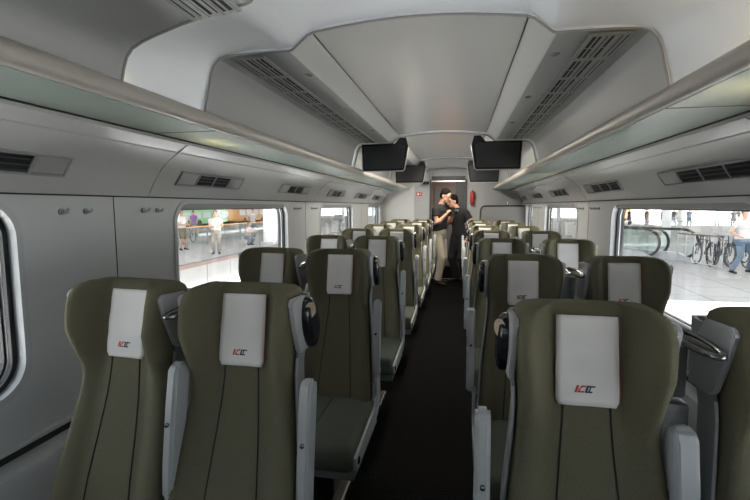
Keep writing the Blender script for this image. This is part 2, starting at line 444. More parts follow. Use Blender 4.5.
# ceiling grilles: frame with slats over dark slots
def grille(y0, y1, sx, z, label, tilt=0.0, gx=0.715):
    t = thing('ceiling_grille', label, 'air grille', (sx * gx, y0, z - 0.001), 0, 'slotted grilles along the ceiling')
    t.rotation_euler = (0, sx * tilt, 0)
    L = y1 - y0
    fr = MB().box(-0.078, 0.078, 0.004, L - 0.004, -0.006, 0.0)
    fr.build('grille_plate', M['gframe'], t)
    N = max(1, round(L / 0.30)); seg = L / N
    sl = MB(); ri = MB()
    for i in range(N):
        a = i * seg + 0.025; b = (i + 1) * seg - 0.025
        for c, w in ((-0.055, 0.012), (-0.037, 0.012), (-0.012, 0.003), (0.008, 0.009), (0.040, 0.003), (0.060, 0.003)):
            sl.box(-sx * -c - w / 2, -sx * -c + w / 2, a, b, -0.0075, -0.0055)
            if w > 0.008:
                ri.box(-sx * -c - w / 2, -sx * -c + w / 2, (a + b) / 2 - 0.003, (a + b) / 2 + 0.003, -0.009, -0.006)
    for c in (-0.068, -0.044, -0.022, 0.024, 0.050, 0.072):
        ri.box(sx * c - 0.002, sx * c + 0.002, 0.006, L - 0.006, -0.0085, -0.006)
    sl.build('slots', M['dark'], t); ri.build('slats', M['ceil_side'], t)
secname = ['nearest', 'long', 'middle', 'farthest']
for i, (a, b, h) in enumerate(SECTIONS):
    for sx in (-1, 1):
        side = 'left' if sx < 0 else 'right'
        if i == 0:
            if sx < 0: grille(0.2, b - 0.01, sx, 1.988, 'slotted grey grille cut off at the top left corner of the ceiling', 0.10, 0.525)
            continue
        grille(a + (0.0 if i > 1 else 0.012), b - 0.05, sx, 2.058, 'slotted grey ceiling grille on the %s side, %s' % (side, {1: 'in front of the first pair of screens', 2: 'between the two pairs of screens', 3: 'beyond the second pair of screens'}[i]), 0.0)
# small round ceiling spots
spots = [(-0.545, 2.10), (-0.545, 2.85), (-0.545, 3.7), (0.56, 2.02), (0.56, 2.75), (0.56, 3.55)]
sl = None
for x, y in spots:
    side = 'left' if x < 0 else 'right'; which = {0: 'nearest', 1: 'middle', 2: 'farthest'}[spots.index((x, y)) % 3]
    lab = 'small round grey ceiling spot beside the %s grille, %s of three' % (side, which)
    if sl is None:
        sl = thing('ceiling_spot', lab, 'spotlight', (x, y, 2.061), 0, 'round ceiling spots')
        c = [(0.02 * math.cos(a * PI / 10), 0.02 * math.sin(a * PI / 10)) for a in range(20)]
        ci = [(0.013 * math.cos(a * PI / 10), 0.013 * math.sin(a * PI / 10)) for a in range(20)]
        MB().ring(c, ci, 'z', -0.004, 0.001).build('bezel', M['shell'], sl)
        MB().cyl((0, 0, -0.002), 0.013, 0.002, 'z', 20).build('lens', M['chrome'], sl)
    else: copy_thing(sl, lab, None, (x, y, 2.061))

# ---------------------------------------------------------------- luggage racks
for sx in (-1, 1):
    side = 'left' if sx < 0 else 'right'
    t = thing('luggage_rack', 'long frosted glass luggage rack with grey nose rail above the %s windows' % side, 'luggage rack', (sx * 0.8, YB, 1.74), 0, 'luggage racks')
    def at(o): o.matrix_parent_inverse = Matrix.Translation(Vector(t.location)).inverted(); return o
    nose = [(0.797, 1.790), (0.791, 1.778), (0.791, 1.760), (0.797, 1.746), (0.808, 1.740), (0.820, 1.741), (0.822, 1.750), (0.84, 1.762), (0.836, 1.785), (0.824, 1.797), (0.808, 1.799)]
    at(MB().prism([(sx * x, z) for x, z in nose], 'y', YB, YE).build('nose_rail', M['rail'], t, True, 0.7))
    js = [YB, -0.95, (1.70 if sx < 0 else 1.58), 4.35, 7.0, YE]
    for a, b in zip(js, js[1:]):
        at(MB().box(min(sx * 0.818, sx * 1.098), max(sx * 0.818, sx * 1.098), a + 0.004, b - 0.004, 1.738, 1.748).build('glass_shelf', M['frost'], t))
        if b < YE: at(MB().box(min(sx * 0.818, sx * 1.098), max(sx * 0.818, sx * 1.098), b - 0.004, b + 0.004, 1.737, 1.749).build('joint_strip', M['base'], t))
    at(MB().box(min(sx * 1.093, sx * 1.103), max(sx * 1.093, sx * 1.103), YB, YE, 1.733, 1.738).build('rear_gasket', M['dark'], t))

# warm reading lamps standing on the frosted shelves
for sx, y in ((-1, 2.02), (1, 1.32), (-1, 4.7), (1, 4.6)):
    lm = thing('rack_lamp', 'warm rack lamp glowing through the frosted shelf, %s %s' % ('left' if sx < 0 else 'right', 'nearer' if y < 3 else 'farther'), 'lamp', (sx * 0.95, y, 1.7485))
    MB().cyl((0, 0, 0), 0.03, 0.012, 'z', 16).build('base', M['base'], lm)
    pl = bpy.data.lights.new('rack_lamp_bulb', 'POINT'); pl.energy = 1.6; pl.color = (1.0, 0.78, 0.45); pl.shadow_soft_size = 0.02
    po = bpy.data.objects.new('rack_lamp_bulb', pl); COL.objects.link(po); po.location = (sx * 0.95, y, 1.82)
# added fill lights that brighten the far part of the carriage, no fixtures
for y in (4.75, 5.9, 7.6):
    ll = bpy.data.lights.new('far_fill', 'AREA'); ll.shape = 'RECTANGLE'; ll.size = 0.25; ll.size_y = 0.5; ll.energy = 15; ll.color = (1.0, 0.93, 0.78)
    lo = bpy.data.objects.new('far_fill', ll); COL.objects.link(lo); lo.location = (0, y, 2.145)

# ---------------------------------------------------------------- gasper vents in the cove
def vent(sx, y0, y1, label):
    # cove face runs from (1.30,1.55) to (1.262,1.606): build in its own frame
    L = y1 - y0
    t = thing('air_vent', label, 'air vent', (sx * 1.281, y0, 1.578), 0, 'four cell air vents above the windows')
    t.rotation_euler = (0, sx * math.radians(56) , 0)   # local x runs down along the cove
    mb = MB(); h = 0.041
    s = -1
    def Z(a): return (min(s * a[0] * sx, s * a[1] * sx), max(s * a[0] * sx, s * a[1] * sx))
    return t, L, h
def vent_obj(sx, y0, y1, label):
    t = thing('air_vent', label, 'air vent', (sx * 1.281, y0, 1.578), 0, 'four cell air vents above the windows')
    # axes: u along Y, v up the cove slope, n inward normal
    v = Vector((-sx * 0.038, 0, 0.056)).normalized(); nrm = Vector((-sx * 0.056, 0, -0.038)).normalized()
    L = y1 - y0; h = 0.043
    def slab(mb, u0, u1, v0, v1, n0, n1, skew=0.0):
        vs = []
        for nn in (n0, n1):
            for (u, vv) in ((u0, v0), (u1, v0), (u1, v1), (u0, v1)):
                vs.append(Vector((0, u + skew * vv, 0)) + v * vv + nrm * nn)
        return mb.add(vs, [(0, 1, 2, 3), (4, 5, 6, 7), (0, 1, 5, 4), (1, 2, 6, 5), (2, 3, 7, 6), (3, 0, 4, 7)])
    fr = MB(); e = 0.009
    slab(fr, 0, L, -h, -h + e, 0.0, 0.010); slab(fr, 0, L, h - e, h, 0.0, 0.010)
    cw = L / 4
    for i in range(5): slab(fr, i * cw - (0 if i == 0 else e / 2) - (e if i == 4 else 0) + (e/2 if i == 4 else 0), i * cw + (e if i == 0 else (0 if i == 4 else e / 2)), -h + e, h - e, 0.0, 0.010)
    fr.build('vent_frame', M['shell'], t)
    bk = MB(); slab(bk, 0.004, L - 0.004, -h + 0.004, h - 0.004, 0.001, 0.004); bk.build('vent_back', M['dark'], t)
    fl = []
    for i in range(4):
        f = MB(); closed = (i in (0, 3)) if sx < 0 else (i in (3,))
        # each cell has a flap, closed ones lie flush and others stand open
        if closed: slab(f, i * cw + e, (i + 1) * cw - e, -h + e + 0.002, h - e - 0.002, 0.004, 0.007)
        else:
            for q in range(3):
                vv = -h + e + 0.004 + q * 0.022
                slab(f, i * cw + e, (i + 1) * cw - e, vv, vv + 0.004, 0.004, 0.009)
        f.build('flap', M['gframe'] if closed else M['base'], t)
ordn = ['first', 'second', 'third', 'fourth', 'fifth', 'sixth']
for i, (a, b) in enumerate([(0.86, 1.44), (2.11, 2.79), (3.46, 4.15), (4.84, 5.50), (6.18, 6.85), (7.5, 8.1)]):
    vent_obj(-1, a, b, 'four cell grey air vent above the left windows, %s from the camera' % ordn[i])
for i, (a, b) in enumerate([(1.90, 2.72), (3.37, 4.22), (4.93, 5.76), (6.42, 7.25), (7.85, 8.4)]):
    vent_obj(1, a, b, 'four cell grey air vent above the right windows, %s from the camera' % ordn[i])

# ---------------------------------------------------------------- coat hooks
hk = None
def hook(sx, y, label):
    global hk
    loc = (sx * XW, y, 1.408)
    if hk is None:
        hk = thing('coat_hook', label, 'coat hook', loc, 0, 'coat hooks on the wall pillars')
        MB().cyl((-0.006, 0, 0), 0.013, 0.006, 'x', 14).build('rosette', M['shell'], hk, True, 0.6)
        MB().tube([(-0.004, 0, 0), (-0.022, 0, -0.004), (-0.034, 0, 0.0), (-0.038, 0, 0.010)], [0.005, 0.005, 0.006, 0.007], 8).build('peg', M['plastic'], hk, True)
        hk.rotation_euler = (0, 0, PI if sx < 0 else 0)
    else: copy_thing(hk, label, None, loc, PI if sx < 0 else 0)
for i, y in enumerate((1.455, 1.57, 1.91, 2.01)): hook(-1, y, 'grey coat hook on the left wall between the first two windows, %s of four' % ordn[i])
for i, y in enumerate((3.92, 4.02, 4.42, 4.52)): hook(-1, y, 'small grey coat hook on the left pillar beyond the large window, %s of four' % ordn[i])
for i, y in enumerate((4.02, 4.15, 4.50, 4.62)): hook(1, y, 'grey coat hook on the right pillar past the large right window, %s of four' % ordn[i])
for i, y in enumerate((6.72, 6.82, 7.15, 7.25)): hook(1, y, 'small grey coat hook on the far right pillar before the last window, %s of four' % ordn[i])

# ---------------------------------------------------------------- seats
def front_y(z):
    P = [(0.40, -0.145), (0.50, -0.135), (0.62, -0.105), (0.75, -0.065), (0.86, -0.035), (0.93, -0.022), (1.0, -0.012), (1.08, 0.0), (1.16, 0.016), (1.21, 0.03)]
    return interp(P, z)
def interp(P, z):
    if z <= P[0][0]: return P[0][1]
    for (a, va), (b, vb) in zip(P, P[1:]):
        if z <= b: return va + (vb - va) * (z - a) / (b - a)
    return P[-1][1]
WID = [(0.40, 0.192), (0.52, 0.190), (0.62, 0.184), (0.72, 0.175), (0.80, 0.166), (0.86, 0.158), (0.92, 0.151), (0.97, 0.150), (1.03, 0.156), (1.10, 0.163), (1.14, 0.164), (1.165, 0.161), (1.185, 0.153), (1.197, 0.139), (1.202, 0.118)]
WING = [(0.40, 0.03), (0.60, 0.032), (0.78, 0.022), (0.88, 0.018), (0.93, 0.026), (0.99, 0.060), (1.06, 0.090), (1.15, 0.092), (1.19, 0.078), (1.21, 0.06)]
THK = [(0.40, 0.09), (0.7, 0.10), (0.95, 0.085), (1.1, 0.080), (1.19, 0.065), (1.202, 0.045)]
def sm(t): t = max(0, min(1, t)); return t * t * (3 - 2 * t)
def surf(u, z, off=0.0):
    """front surface point; u = -1..1 across the width"""
    w = interp(WID, z); wg = interp(WING, z)
    y = front_y(z) - wg * sm((abs(u) - 0.49) / 0.37)
    return Vector((u * w, y - off, z))
def backrest_mesh():
    zs = [0.40, 0.44, 0.50, 0.56, 0.62, 0.68, 0.74, 0.80, 0.85, 0.90, 0.94, 0.98, 1.02, 1.06, 1.10, 1.14, 1.165, 1.182, 1.194, 1.200]
    us = [-0.86, -0.80, -0.74, -0.68, -0.62, -0.56, -0.50, -0.44, -0.3, -0.15, 0, 0.15, 0.3, 0.44, 0.50, 0.56, 0.62, 0.68, 0.74, 0.80, 0.86]
    rings = []
    for iz, z in enumerate(zs):
        w = interp(WID, z); wg = interp(WING, z); th = interp(THK, z); fy = front_y(z)
        pinch = {18: 0.006, 19: 0.016}.get(iz, 0.0)
        ring = [Vector((u * w, surf(u, z).y + pinch, z)) for u in us]
        yr = surf(0.86, z).y + pinch
        r = w * 0.14
        # rim arc at +side
        for a in (18, 40, 62, 82): ring.append(Vector((w * 0.86 + r * math.sin(math.radians(a)), yr + r * (1 - math.cos(math.radians(a))) * 0.8, z)))
        yb = fy + th - pinch
        ring.append(Vector((w, (yr + yb) / 2 + 0.01, z)))
        for a in (10, 45, 80): ring.append(Vector((w - 0.02 + 0.02 * math.cos(math.radians(a)), yb - 0.02 + 0.02 * math.sin(math.radians(a)), z)))
        ring.append(Vector((w * 0.4, yb + 0.004, z))); ring.append(Vector((-w * 0.4, yb + 0.004, z)))
        for a in (80, 45, 10): ring.append(Vector((-(w - 0.02 + 0.02 * math.cos(math.radians(a))), yb - 0.02 + 0.02 * math.sin(math.radians(a)), z)))
        ring.append(Vector((-w, (yr + yb) / 2 + 0.01, z)))
        for a in (82, 62, 40, 18): ring.append(Vector((-(w * 0.86 + r * math.sin(math.radians(a))), yr + r * (1 - math.cos(math.radians(a))) * 0.8, z)))
        rings.append(ring)
    mb = MB(); n = len(rings[0]); vs = [v for r in rings for v in r]; fs = []
    for i in range(len(rings) - 1):
        for j in range(n): fs.append((i * n + j, i * n + (j + 1) % n, (i + 1) * n + (j + 1) % n, (i + 1) * n + j))
    mb.add(vs, fs)
    # caps: strips joining front to back
    for base, _ in (((len(rings) - 1) * n, 1), (0, 0)):
        mb.f.append(tuple(base + j for j in range(n))); mb.mi.append(0)
    return mb

def seat_common(t, arm_dir, arm_x, arm_w, arm_dz=0.02, arm_dy=0.0):
    """arm_dir = side of the aisle in the seat's own frame"""
    backrest_mesh().build('backrest', M['fabric'], t, True, 0.9)
    for s in (-1, 1):
        path = []
        for k in range(15):
            z = 0.966 - k * (0.966 - 0.43) / 14
            u = (0.345 + 0.115 * k / 14)
            path.append(surf(s * u, z, 0.0006))
        MB().tube(path, 0.0022, 6).build('seam', M['seam'], t, True)
    # white head cover with rounded lower corners
    mb = MB(); nx, nz = 10, 16; z0, z1 = 0.966, 1.172; g = {}
    def wx(z): return 0.0685 + 0.0015 * (1.17 - z) / 0.2 - (max(0, 0.983 - z) ** 2) * 26
    top = [surf(0, 1.172, 0.004) + Vector((0, 0, 0))]
    for i in range(nz + 1):
        z = z0 + (z1 - z0) * i / nz
        for j in range(nx + 1):
            x = -wx(z) + 2 * wx(z) * j / nx
            wv = 0.0008 * math.sin(x * 60 + z * 30) + 0.0006 * math.sin(z * 95)
            p = surf(x / interp(WID, z), z, 0.0045 + wv); p.x = x; g[(i, j)] = p
    for j in range(nx + 1):                        # folded over the top of the headrest
        x = g[(nz, j)].x
        for q, (dy, z) in enumerate(((0.010, 1.199), (0.022, 1.2055), (0.060, 1.2055), (0.082, 1.190), (0.092, 1.12))):
            g[(nz + 1 + q, j)] = Vector((x, front_y(1.2) + dy - 0.004, z))
    R = nz + 5
    # the visible edge sits a little below the top as in the photo
    vs = [g[(i, j)] for i in range(R + 1) for j in range(nx + 1)]
    fs = [(i * (nx + 1) + j, i * (nx + 1) + j + 1, (i + 1) * (nx + 1) + j + 1, (i + 1) * (nx + 1) + j) for i in range(nz) for j in range(nx)]
    mb.add(vs, fs)
    cov = mb.build('headrest_cover', M['cover'], t, True)
    cov['label'] = 'white cloth headrest cover with a printed emblem'
    sd = cov.modifiers.new('thickness', 'SOLIDIFY'); sd.thickness = 0.0015; sd.offset = 0
    st = MB().tube([g[(i, nx)] + Vector((0.0006, -0.0008, 0)) for i in range(1, nz + 1)], 0.0009, 4)
    st.build('edge_stitching', M['redline'], cov)
    # emblem: slanted red letters running into dark ones
    lg = MB(); cx, cz, s0 = -0.006, 0.997, 0.0165
    def L(poly, mi):
        pts = []
        for (a, b) in poly:
            x = cx + (a + b * 0.32) * s0 - 0.022; z = cz + b * s0
            p = surf(x / interp(WID, z), z, 0.0067); p.x = x; pts.append(p)
        k = len(lg.v); lg.v += [tuple(p) for p in pts] + [tuple(p + Vector((0, 0.0006, 0))) for p in pts]
        n_ = len(pts); lg.f.append(tuple(range(k, k + n_))); lg.mi.append(mi)
    L([(0, 0), (0.32, 0), (0.32, 1), (0, 1)], 0)
    L([(0.40, 0.0), (0.78, 0), (0.62, 0.5), (0.45, 0.5)], 0); L([(0.45, 0.5), (0.62, 0.5), (1.15, 1), (0.72, 1)], 0)
    L([(0.78, 0), (1.25, 0), (1.2, 0.22), (0.7, 0.22)], 0); L([(0.72, 0.78), (1.2, 0.78), (1.25, 1), (0.72, 1)], 0)
    L([(1.35, 0), (1.65, 0), (1.65, 1), (1.35, 1)], 1)
    L([(1.65, 0), (2.35, 0), (2.35, 0.22), (1.65, 0.22)], 1); L([(1.65, 0.78), (2.5, 0.78), (2.5, 1), (1.65, 1)], 1)
    L([(1.8, 0.22), (2.0, 0.22), (2.0, 0.78), (1.8, 0.78)], 1)
    lg.build('emblem', [M['red'], M['navy']], cov)
    # cushion with centre seam
    cu = MB().box(-0.208, 0.208, -0.60, -0.085, 0.335, 0.455, bev=0.035, seg=4)
    cuo = cu.build('seat_cushion', M['fabric_seat'], t, True)
    MB().tube([(0, -0.57, 0.4555), (0, -0.15, 0.4555)], 0.002, 6).build('seam', M['seam'], cuo)
    MB().box(-0.208, 0.208, -0.56, -0.04, 0.285, 0.338, bev=0.012).build('seat_pan', M['shell'], t, True, 0.6)
    # grey rear shell wrapping the back
    sh = MB(); zs = [0.30, 0.45, 0.60, 0.75, 0.88, 0.95, 1.05, 1.12, 1.16]
    vs = []
    prof = [(-1, 0.020), (-1.0, 0.075), (-0.93, 0.115), (-0.5, 0.125), (0.5, 0.125), (0.93, 0.115), (1.0, 0.075), (1, 0.020), (0.96, 0.020), (0.96, 0.07), (0.9, 0.10), (-0.9, 0.10), (-0.96, 0.07), (-0.96, 0.02)]
    for z in zs:
        w = interp(WID, z) + 0.011; fy = front_y(z)
        vs += [Vector((u * w, fy + d, z)) for u, d in prof]
    n_ = len(prof); fs = [(i * n_ + j, i * n_ + (j + 1) % n_, (i + 1) * n_ + (j + 1) % n_, (i + 1) * n_ + j) for i in range(len(zs) - 1) for j in range(n_)]
    fs += [tuple(range(n_)), tuple((len(zs) - 1) * n_ + j for j in range(n_))]
    sh.add(vs, fs).build('back_shell', M['shell'], t, True, 0.6)
    for s in (-1, 1):                              # bright edge trims down the shell sides
        MB().tube([(s * (interp(WID, z) + 0.010), front_y(z) + 0.018, z) for z in (0.99, 0.94, 0.88, 0.80, 0.72, 0.62, 0.52, 0.42, 0.36)], 0.0042, 6).build('shell_edge', M['plastic'], t, True)
    # armrest folded upright between back and aisle
    ax = arm_dir * arm_x
    pts = [(-0.058, 0.55), (-0.046, 0.535), (-0.016, 0.535), (0.000, 0.56), (0.028, 0.75), (0.050, 0.885), (0.046, 0.912), (0.030, 0.924), (0.005, 0.922), (-0.012, 0.905), (-0.030, 0.80), (-0.052, 0.64)]
    bm = bmesh.new(); vv = [bm.verts.new((ax - arm_w / 2, y - 0.055 + arm_dy, z + arm_dz)) for y, z in pts]; f = bm.faces.new(vv)
    ret = bmesh.ops.extrude_face_region(bm, geom=[f])
    for g_ in ret['geom']:
        if isinstance(g_, bmesh.types.BMVert): g_.co.x = ax + arm_w / 2
    bmesh.ops.bevel(bm, geom=[e for e in bm.edges], offset=0.009, segments=3, affect='EDGES')
    arm = MB().bm(bm).build('armrest', M['plastic'], t, True, 0.9)
    MB().cyl((ax, -0.098 + arm_dy, 0.757 + arm_dz), 0.006, 0.010, 'y', 10).build('screw', M['chrome'], arm, True, 0.6)
    MB().cyl((ax - arm_w / 2, -0.06, 0.575), 0.018, arm_w, 'x', 14).build('pivot', M['shell'], arm, True, 0.6)
    # grey side frame under the armrest down along the cushion
    sp = [(-0.58, 0.40), (-0.585, 0.36), (-0.55, 0.33), (-0.10, 0.36), (-0.02, 0.40), (-0.03, 0.56), (-0.085, 0.585), (-0.115, 0.56), (-0.10, 0.46), (-0.16, 0.425)]
    MB().prism(sp, 'x', arm_dir * 0.210, arm_dir * 0.222).build('side_frame', M['plastic'], t)
    MB().cyl((arm_dir * 0.222 - (0.004 if arm_dir < 0 else 0), -0.54, 0.372), 0.016, 0.004, 'x', 12).build('recline_button', M['blackp'], t)
    # pedestal
    MB().box(-0.10, 0.10, -0.40, -0.14, 0.0, 0.04, bev=0.01).box(-0.05, 0.05, -0.34, -0.20, 0.04, 0.29, bev=0.01).build('pedestal', M['rubber'], t)
    # cheek panels on the outer sides of the headrest
    for s in (-1, 1):
        pts = [(-0.058, 1.160), (-0.046, 1.174), (0.050, 1.170), (0.104, 1.085), (0.100, 1.0), (0.010, 1.004), (-0.006, 1.016), (-0.042, 1.10)]
        x0 = s * 0.161; x1 = s * 0.175
        bm = bmesh.new(); vv = [bm.verts.new((x0, y, z)) for y, z in pts]; f = bm.faces.new(vv)
        ret = bmesh.ops.extrude_face_region(bm, geom=[f])
        for g_ in ret['geom']:
            if isinstance(g_, bmesh.types.BMVert): g_.co.x = x1
        bmesh.ops.bevel(bm, geom=bm.edges[:], offset=0.003, segments=2, affect='EDGES')
        MB().bm(bm).build('cheek_panel', M['plastic'], t, True, 0.7)

def make_seat(arm_dir, aisle, label, loc):
    t = thing('train_seat', label, 'seat', loc, 0, 'train seats')
    left = arm_dir > 0; seat_common(t, arm_dir, (0.210 if left else 0.236) if aisle else (0.216 if left else 0.250), 0.036 if aisle else (0.036 if left else 0.050), 0.06 if (left and not aisle) else 0.025, -0.008 if (left and not aisle) else 0.0)
    s = arm_dir
    if aisle:
        # black grab handle pod with beige number plate
        ax = s * 0.175
        mb = MB(); n1 = 14; rings = []
        for k, (d, sc) in enumerate(((0.0, 1.0), (0.014, 0.97), (0.022, 0.84), (0.026, 0.55))):
            rg = []
            for j in range(20):
                a = 2 * PI * j / 20
                yy = 0.068 + 0.052 * math.cos(a) * sc + 0.02 * math.sin(a) * -1 * sc; zz = 1.082 + 0.083 * math.sin(a) * sc
                rg.append(Vector((ax + s * d, yy, zz)))
            rings.append(rg)
        vs = [v for r in rings for v in r]
        fs = [(i * 20 + j, i * 20 + (j + 1) % 20, (i + 1) * 20 + (j + 1) % 20, (i + 1) * 20 + j) for i in range(3) for j in range(20)]
        fs += [tuple(range(20)), tuple(60 + j for j in range(20))]
        pod = mb.add(vs, fs).build('grab_handle', M['blackp'], t, True, 0.8)
        pl = MB(); c = [(0.088 + 0.017 * math.cos(a * PI / 9), 1.128 + 0.024 * math.sin(a * PI / 9)) for a in range(18)]
        # sits on the upper front of the pod, turned towards the aisle
        pm = pl.prism([(y - 0.088, z - 1.128) for y, z in c], 'x', -0.0015, 0.0015).build('number_plate', M['beige'], pod)
        pm.location = (ax + s * 0.0205, 0.030, 1.128); pm.rotation_euler = (0, s * 0.1, s * -0.85)
        pm['label'] = 'beige oval plate on the black handle'
    else:
        # smoked oval grab ring bridging to the aisle seat, over a grey centre column
        rx, ry = 0.026, 0.100; cx = s * 0.205
        pts = [(cx + rx * math.cos(a * PI / 14), 0.028 + ry * math.sin(a * PI / 14), 1.122 + 0.004 * math.sin(a * PI / 14)) for a in range(28)]
        rg = MB().tube(pts, 0.0062, 8, closed=True, flat=(1.2, 1.2)).build('grab_ring', M['chrome'], t, True)
        rg['label'] = 'smoked oval grab ring'
        MB().sph((cx, 0.028, 1.117), (rx * 0.8, ry * 0.86, 0.010), u=18, v=8).build('ring_dish', M['blackp'], rg, True)
        cx = s * 0.228
        MB().box(cx - 0.046, cx + 0.046, 0.085, 0.135, 0.96, 1.092, bev=0.010).build('centre_column', M['shell'], t, True, 0.7)
        MB().box(cx - 0.044, cx + 0.044, 0.060, 0.11, 0.42, 0.957, bev=0.010).build('centre_column', M['shell'], t, True, 0.7)
    return t

rowY_L = [1.17 + 1.07 * i for i in range(7)]
rowY_R = [1.08 + 1.062 * i for i in range(7)]
rows = ['front', 'second', 'third', 'fourth', 'fifth', 'sixth', 'last']
protos = {}
for sx, ys in ((-1, rowY_L), (1, rowY_R)):
    side = 'left' if sx < 0 else 'right'
    for i, y in enumerate(ys):
        for kind in ('aisle', 'window'):
            x = {(-1, 'aisle'): -0.437, (-1, 'window'): -0.822, (1, 'aisle'): 0.480, (1, 'window'): 0.918}[(sx, kind)]
            lab = 'olive green %s seat in the %s row on the %s side of the carriage' % (kind, rows[i], side)
            key = (sx, kind)
            rz = 0 if kind == 'aisle' else (math.radians(-5) if sx < 0 else math.radians(2))
            if key not in protos: protos[key] = make_seat(-sx, kind == 'aisle', lab, (x, y, 0)); protos[key].rotation_euler = (0, 0, rz)
            else: copy_thing(protos[key], lab, None, (x, y, 0), rz)

# ---------------------------------------------------------------- ceiling screens
def monitor(sx, y, label, sc=1.0):
    t = thing('ceiling_monitor', label, 'monitor', (sx * (0.57 if sx < 0 else 0.52), y, 2.05), 0, 'dark screens hanging from the ceiling')
    poly = [(0.235, 0.0), (0.225, -0.255), (0.215, -0.268), (-0.185, -0.268), (-0.20, -0.255), (-0.238, -0.03), (-0.215, 0.055), (-0.155, 0.058), (-0.105, 0.0)]
    poly = [(sx * a, b) for a, b in poly]
    MB().prism(poly, 'y', 0.0, 0.045).build('casing', M['blackp'], t)
    scr = [(sx * a, b) for a, b in ((0.215, -0.02), (0.207, -0.245), (-0.183, -0.245), (-0.205, -0.03), (-0.17, -0.01))]
    MB().prism(scr, 'y', -0.004, 0.001).build('screen', M['screen'], t)
    MB().tube([(sx * 0.232, 0.0, -0.10), (sx * 0.226, 0.0, -0.258), (sx * 0.214, 0.0, -0.270), (sx * -0.186, 0.0, -0.270), (sx * -0.203, 0, -0.256), (sx * -0.24, 0.0, -0.03)], 0.005, 6).build('rim', M['plastic'], t, True)
    MB().box(-0.06, 0.06, 0.045, 0.085, -0.12, 0.005, bev=0.006).build('bracket', M['base'], t)
monitor(-1, 4.44, 'dark ceiling screen on the left, nearer to the camera')
monitor(1, 4.44, 'dark ceiling screen on the right, nearer to the camera')
monitor(-1, 6.80, 'dark ceiling screen on the left, behind the nearer one')
monitor(1, 6.80, 'dark ceiling screen on the right, behind the nearer one')

# ---------------------------------------------------------------- end wall, doorway, vestibule
mb = MB()
mb.box(-1.46, -0.69, YE, YE + 0.06, 0, 2.45, 1)
mb.box(-0.69, -0.37, YE - 0.02, YE + 0.06, 0, 2.45, 0)
mb.box(0.29, 1.46, YE, YE + 0.06, 0, 2.45, 0)
mb.box(-0.37, 0.29, YE, YE + 0.06, 1.93, 2.45, 0)
struct(mb.build('wall_far', [M['panel'], M['panel_w']]))
struct(MB().box(-1.46, 1.46, YB - 0.06, YB, 0, 2.45).build('wall_near', M['panel']))
d = bpy.data.objects.new('door_1', None); COL.objects.link(d); d.location = (-0.04, YE, 0); struct(d)
def atd(o): o.matrix_parent_inverse = Matrix.Translation(Vector(d.location)).inverted(); return o
atd(MB().box(-0.395, -0.365, YE - 0.035, YE + 0.06, 0, 1.94).box(0.285, 0.315, YE - 0.035, YE + 0.06, 0, 1.94).box(-0.365, 0.285, YE - 0.035, YE + 0.06, 1.915, 1.94).build('door_frame', M['base'], d))
atd(MB().box(-0.36, 0.28, YE - 0.03, YE - 0.01, 1.94, 2.0).build('header_box', M['base'], d))
atd(MB().box(-0.36, 0.28, YE - 0.045, YE - 0.03, 1.895, 1.915).build('header_rail', M['alu'], d))
atd(MB().box(-0.365, 0.285, YE - 0.01, YE + 0.02, 0.001, 0.006).build('threshold', M['alu'], d))
atd(MB().box(0.10, 0.283, YE + 0.02, YE + 0.05, 0.01, 1.90).build('door_leaf', M['base'], d))
# vestibule beyond
struct(MB().box(-0.9, 0.9, YE, 10.6, -0.06, 0).build('floor_vestibule', M['floor']))
struct(MB().box(-0.93, -0.9, YE + 0.06, 10.6, 0, 2.1).build('wall_vestibule_left', M['vest']))
struct(MB().box(0.9, 0.93, YE + 0.06, 10.6, 0, 2.1).build('wall_vestibule_right', M['vest']))
struct(MB().box(-0.93, 0.93, 10.6, 10.64, 0, 2.1).build('wall_vestibule_far', M['vest']))
struct(MB().box(-0.93, 0.93, YE + 0.06, 10.64, 2.1, 2.13).build('ceiling_vestibule', M['vest']))
d2 = bpy.data.objects.new('door_2', None); COL.objects.link(d2); d2.location = (-0.05, 10.59, 0); struct(d2)
MB().box(-0.36, 0.36, -0.03, 0, 0, 1.86, bev=0.01).build('door_leaf', M['shell'], d2)
MB().prism(rrect(-0.14, 0.14, 1.0, 1.66, 0.06), 'y', -0.036, -0.029).build('door_pane', M['blackp'], d2)
vl = bpy.data.lights.new('vestibule_lamp', 'AREA'); vl.energy = 5; vl.size = 0.5; vl.color = (1, 0.82, 0.7)
vo = bpy.data.objects.new('vestibule_lamp', vl); COL.objects.link(vo); vo.location = (0, 9.8, 2.07)

# partition on the right in front of the end wall with black handrail frame
pt = thing('partition_screen', 'low grey partition screen with rounded black edge beside the far right window', 'partition', (0.95, 8.25, 0))
MB().prism([(x - 0.95, z) for x, z in rrect(0.56, 1.335, 0.0, 1.43, 0.05)], 'y', -0.015, 0.015).build('panel', M['panel_d'], pt)
MB().tube([(-0.395, -0.02, 0.02), (-0.395, -0.02, 1.36), (-0.375, -0.02, 1.41), (-0.33, -0.02, 1.432), (0.38, -0.02, 1.432)], 0.012, 8).build('edge_rail', M['rubber'], pt, True)
tb = thing('wall_bracket', 'small grey bracket on top of the partition screen by the far right window', 'bracket', (1.02, 8.25, 1.43))
MB().box(-0.03, 0.03, -0.02, 0.02, 0.0, 0.05, bev=0.004).build('clamp', M['shell'], tb)
MB().tube([(0.0, -0.02, 0.03), (0.0, -0.05, 0.035), (0.0, -0.06, 0.07)], 0.007, 8).build('peg', M['alu'], tb, True)

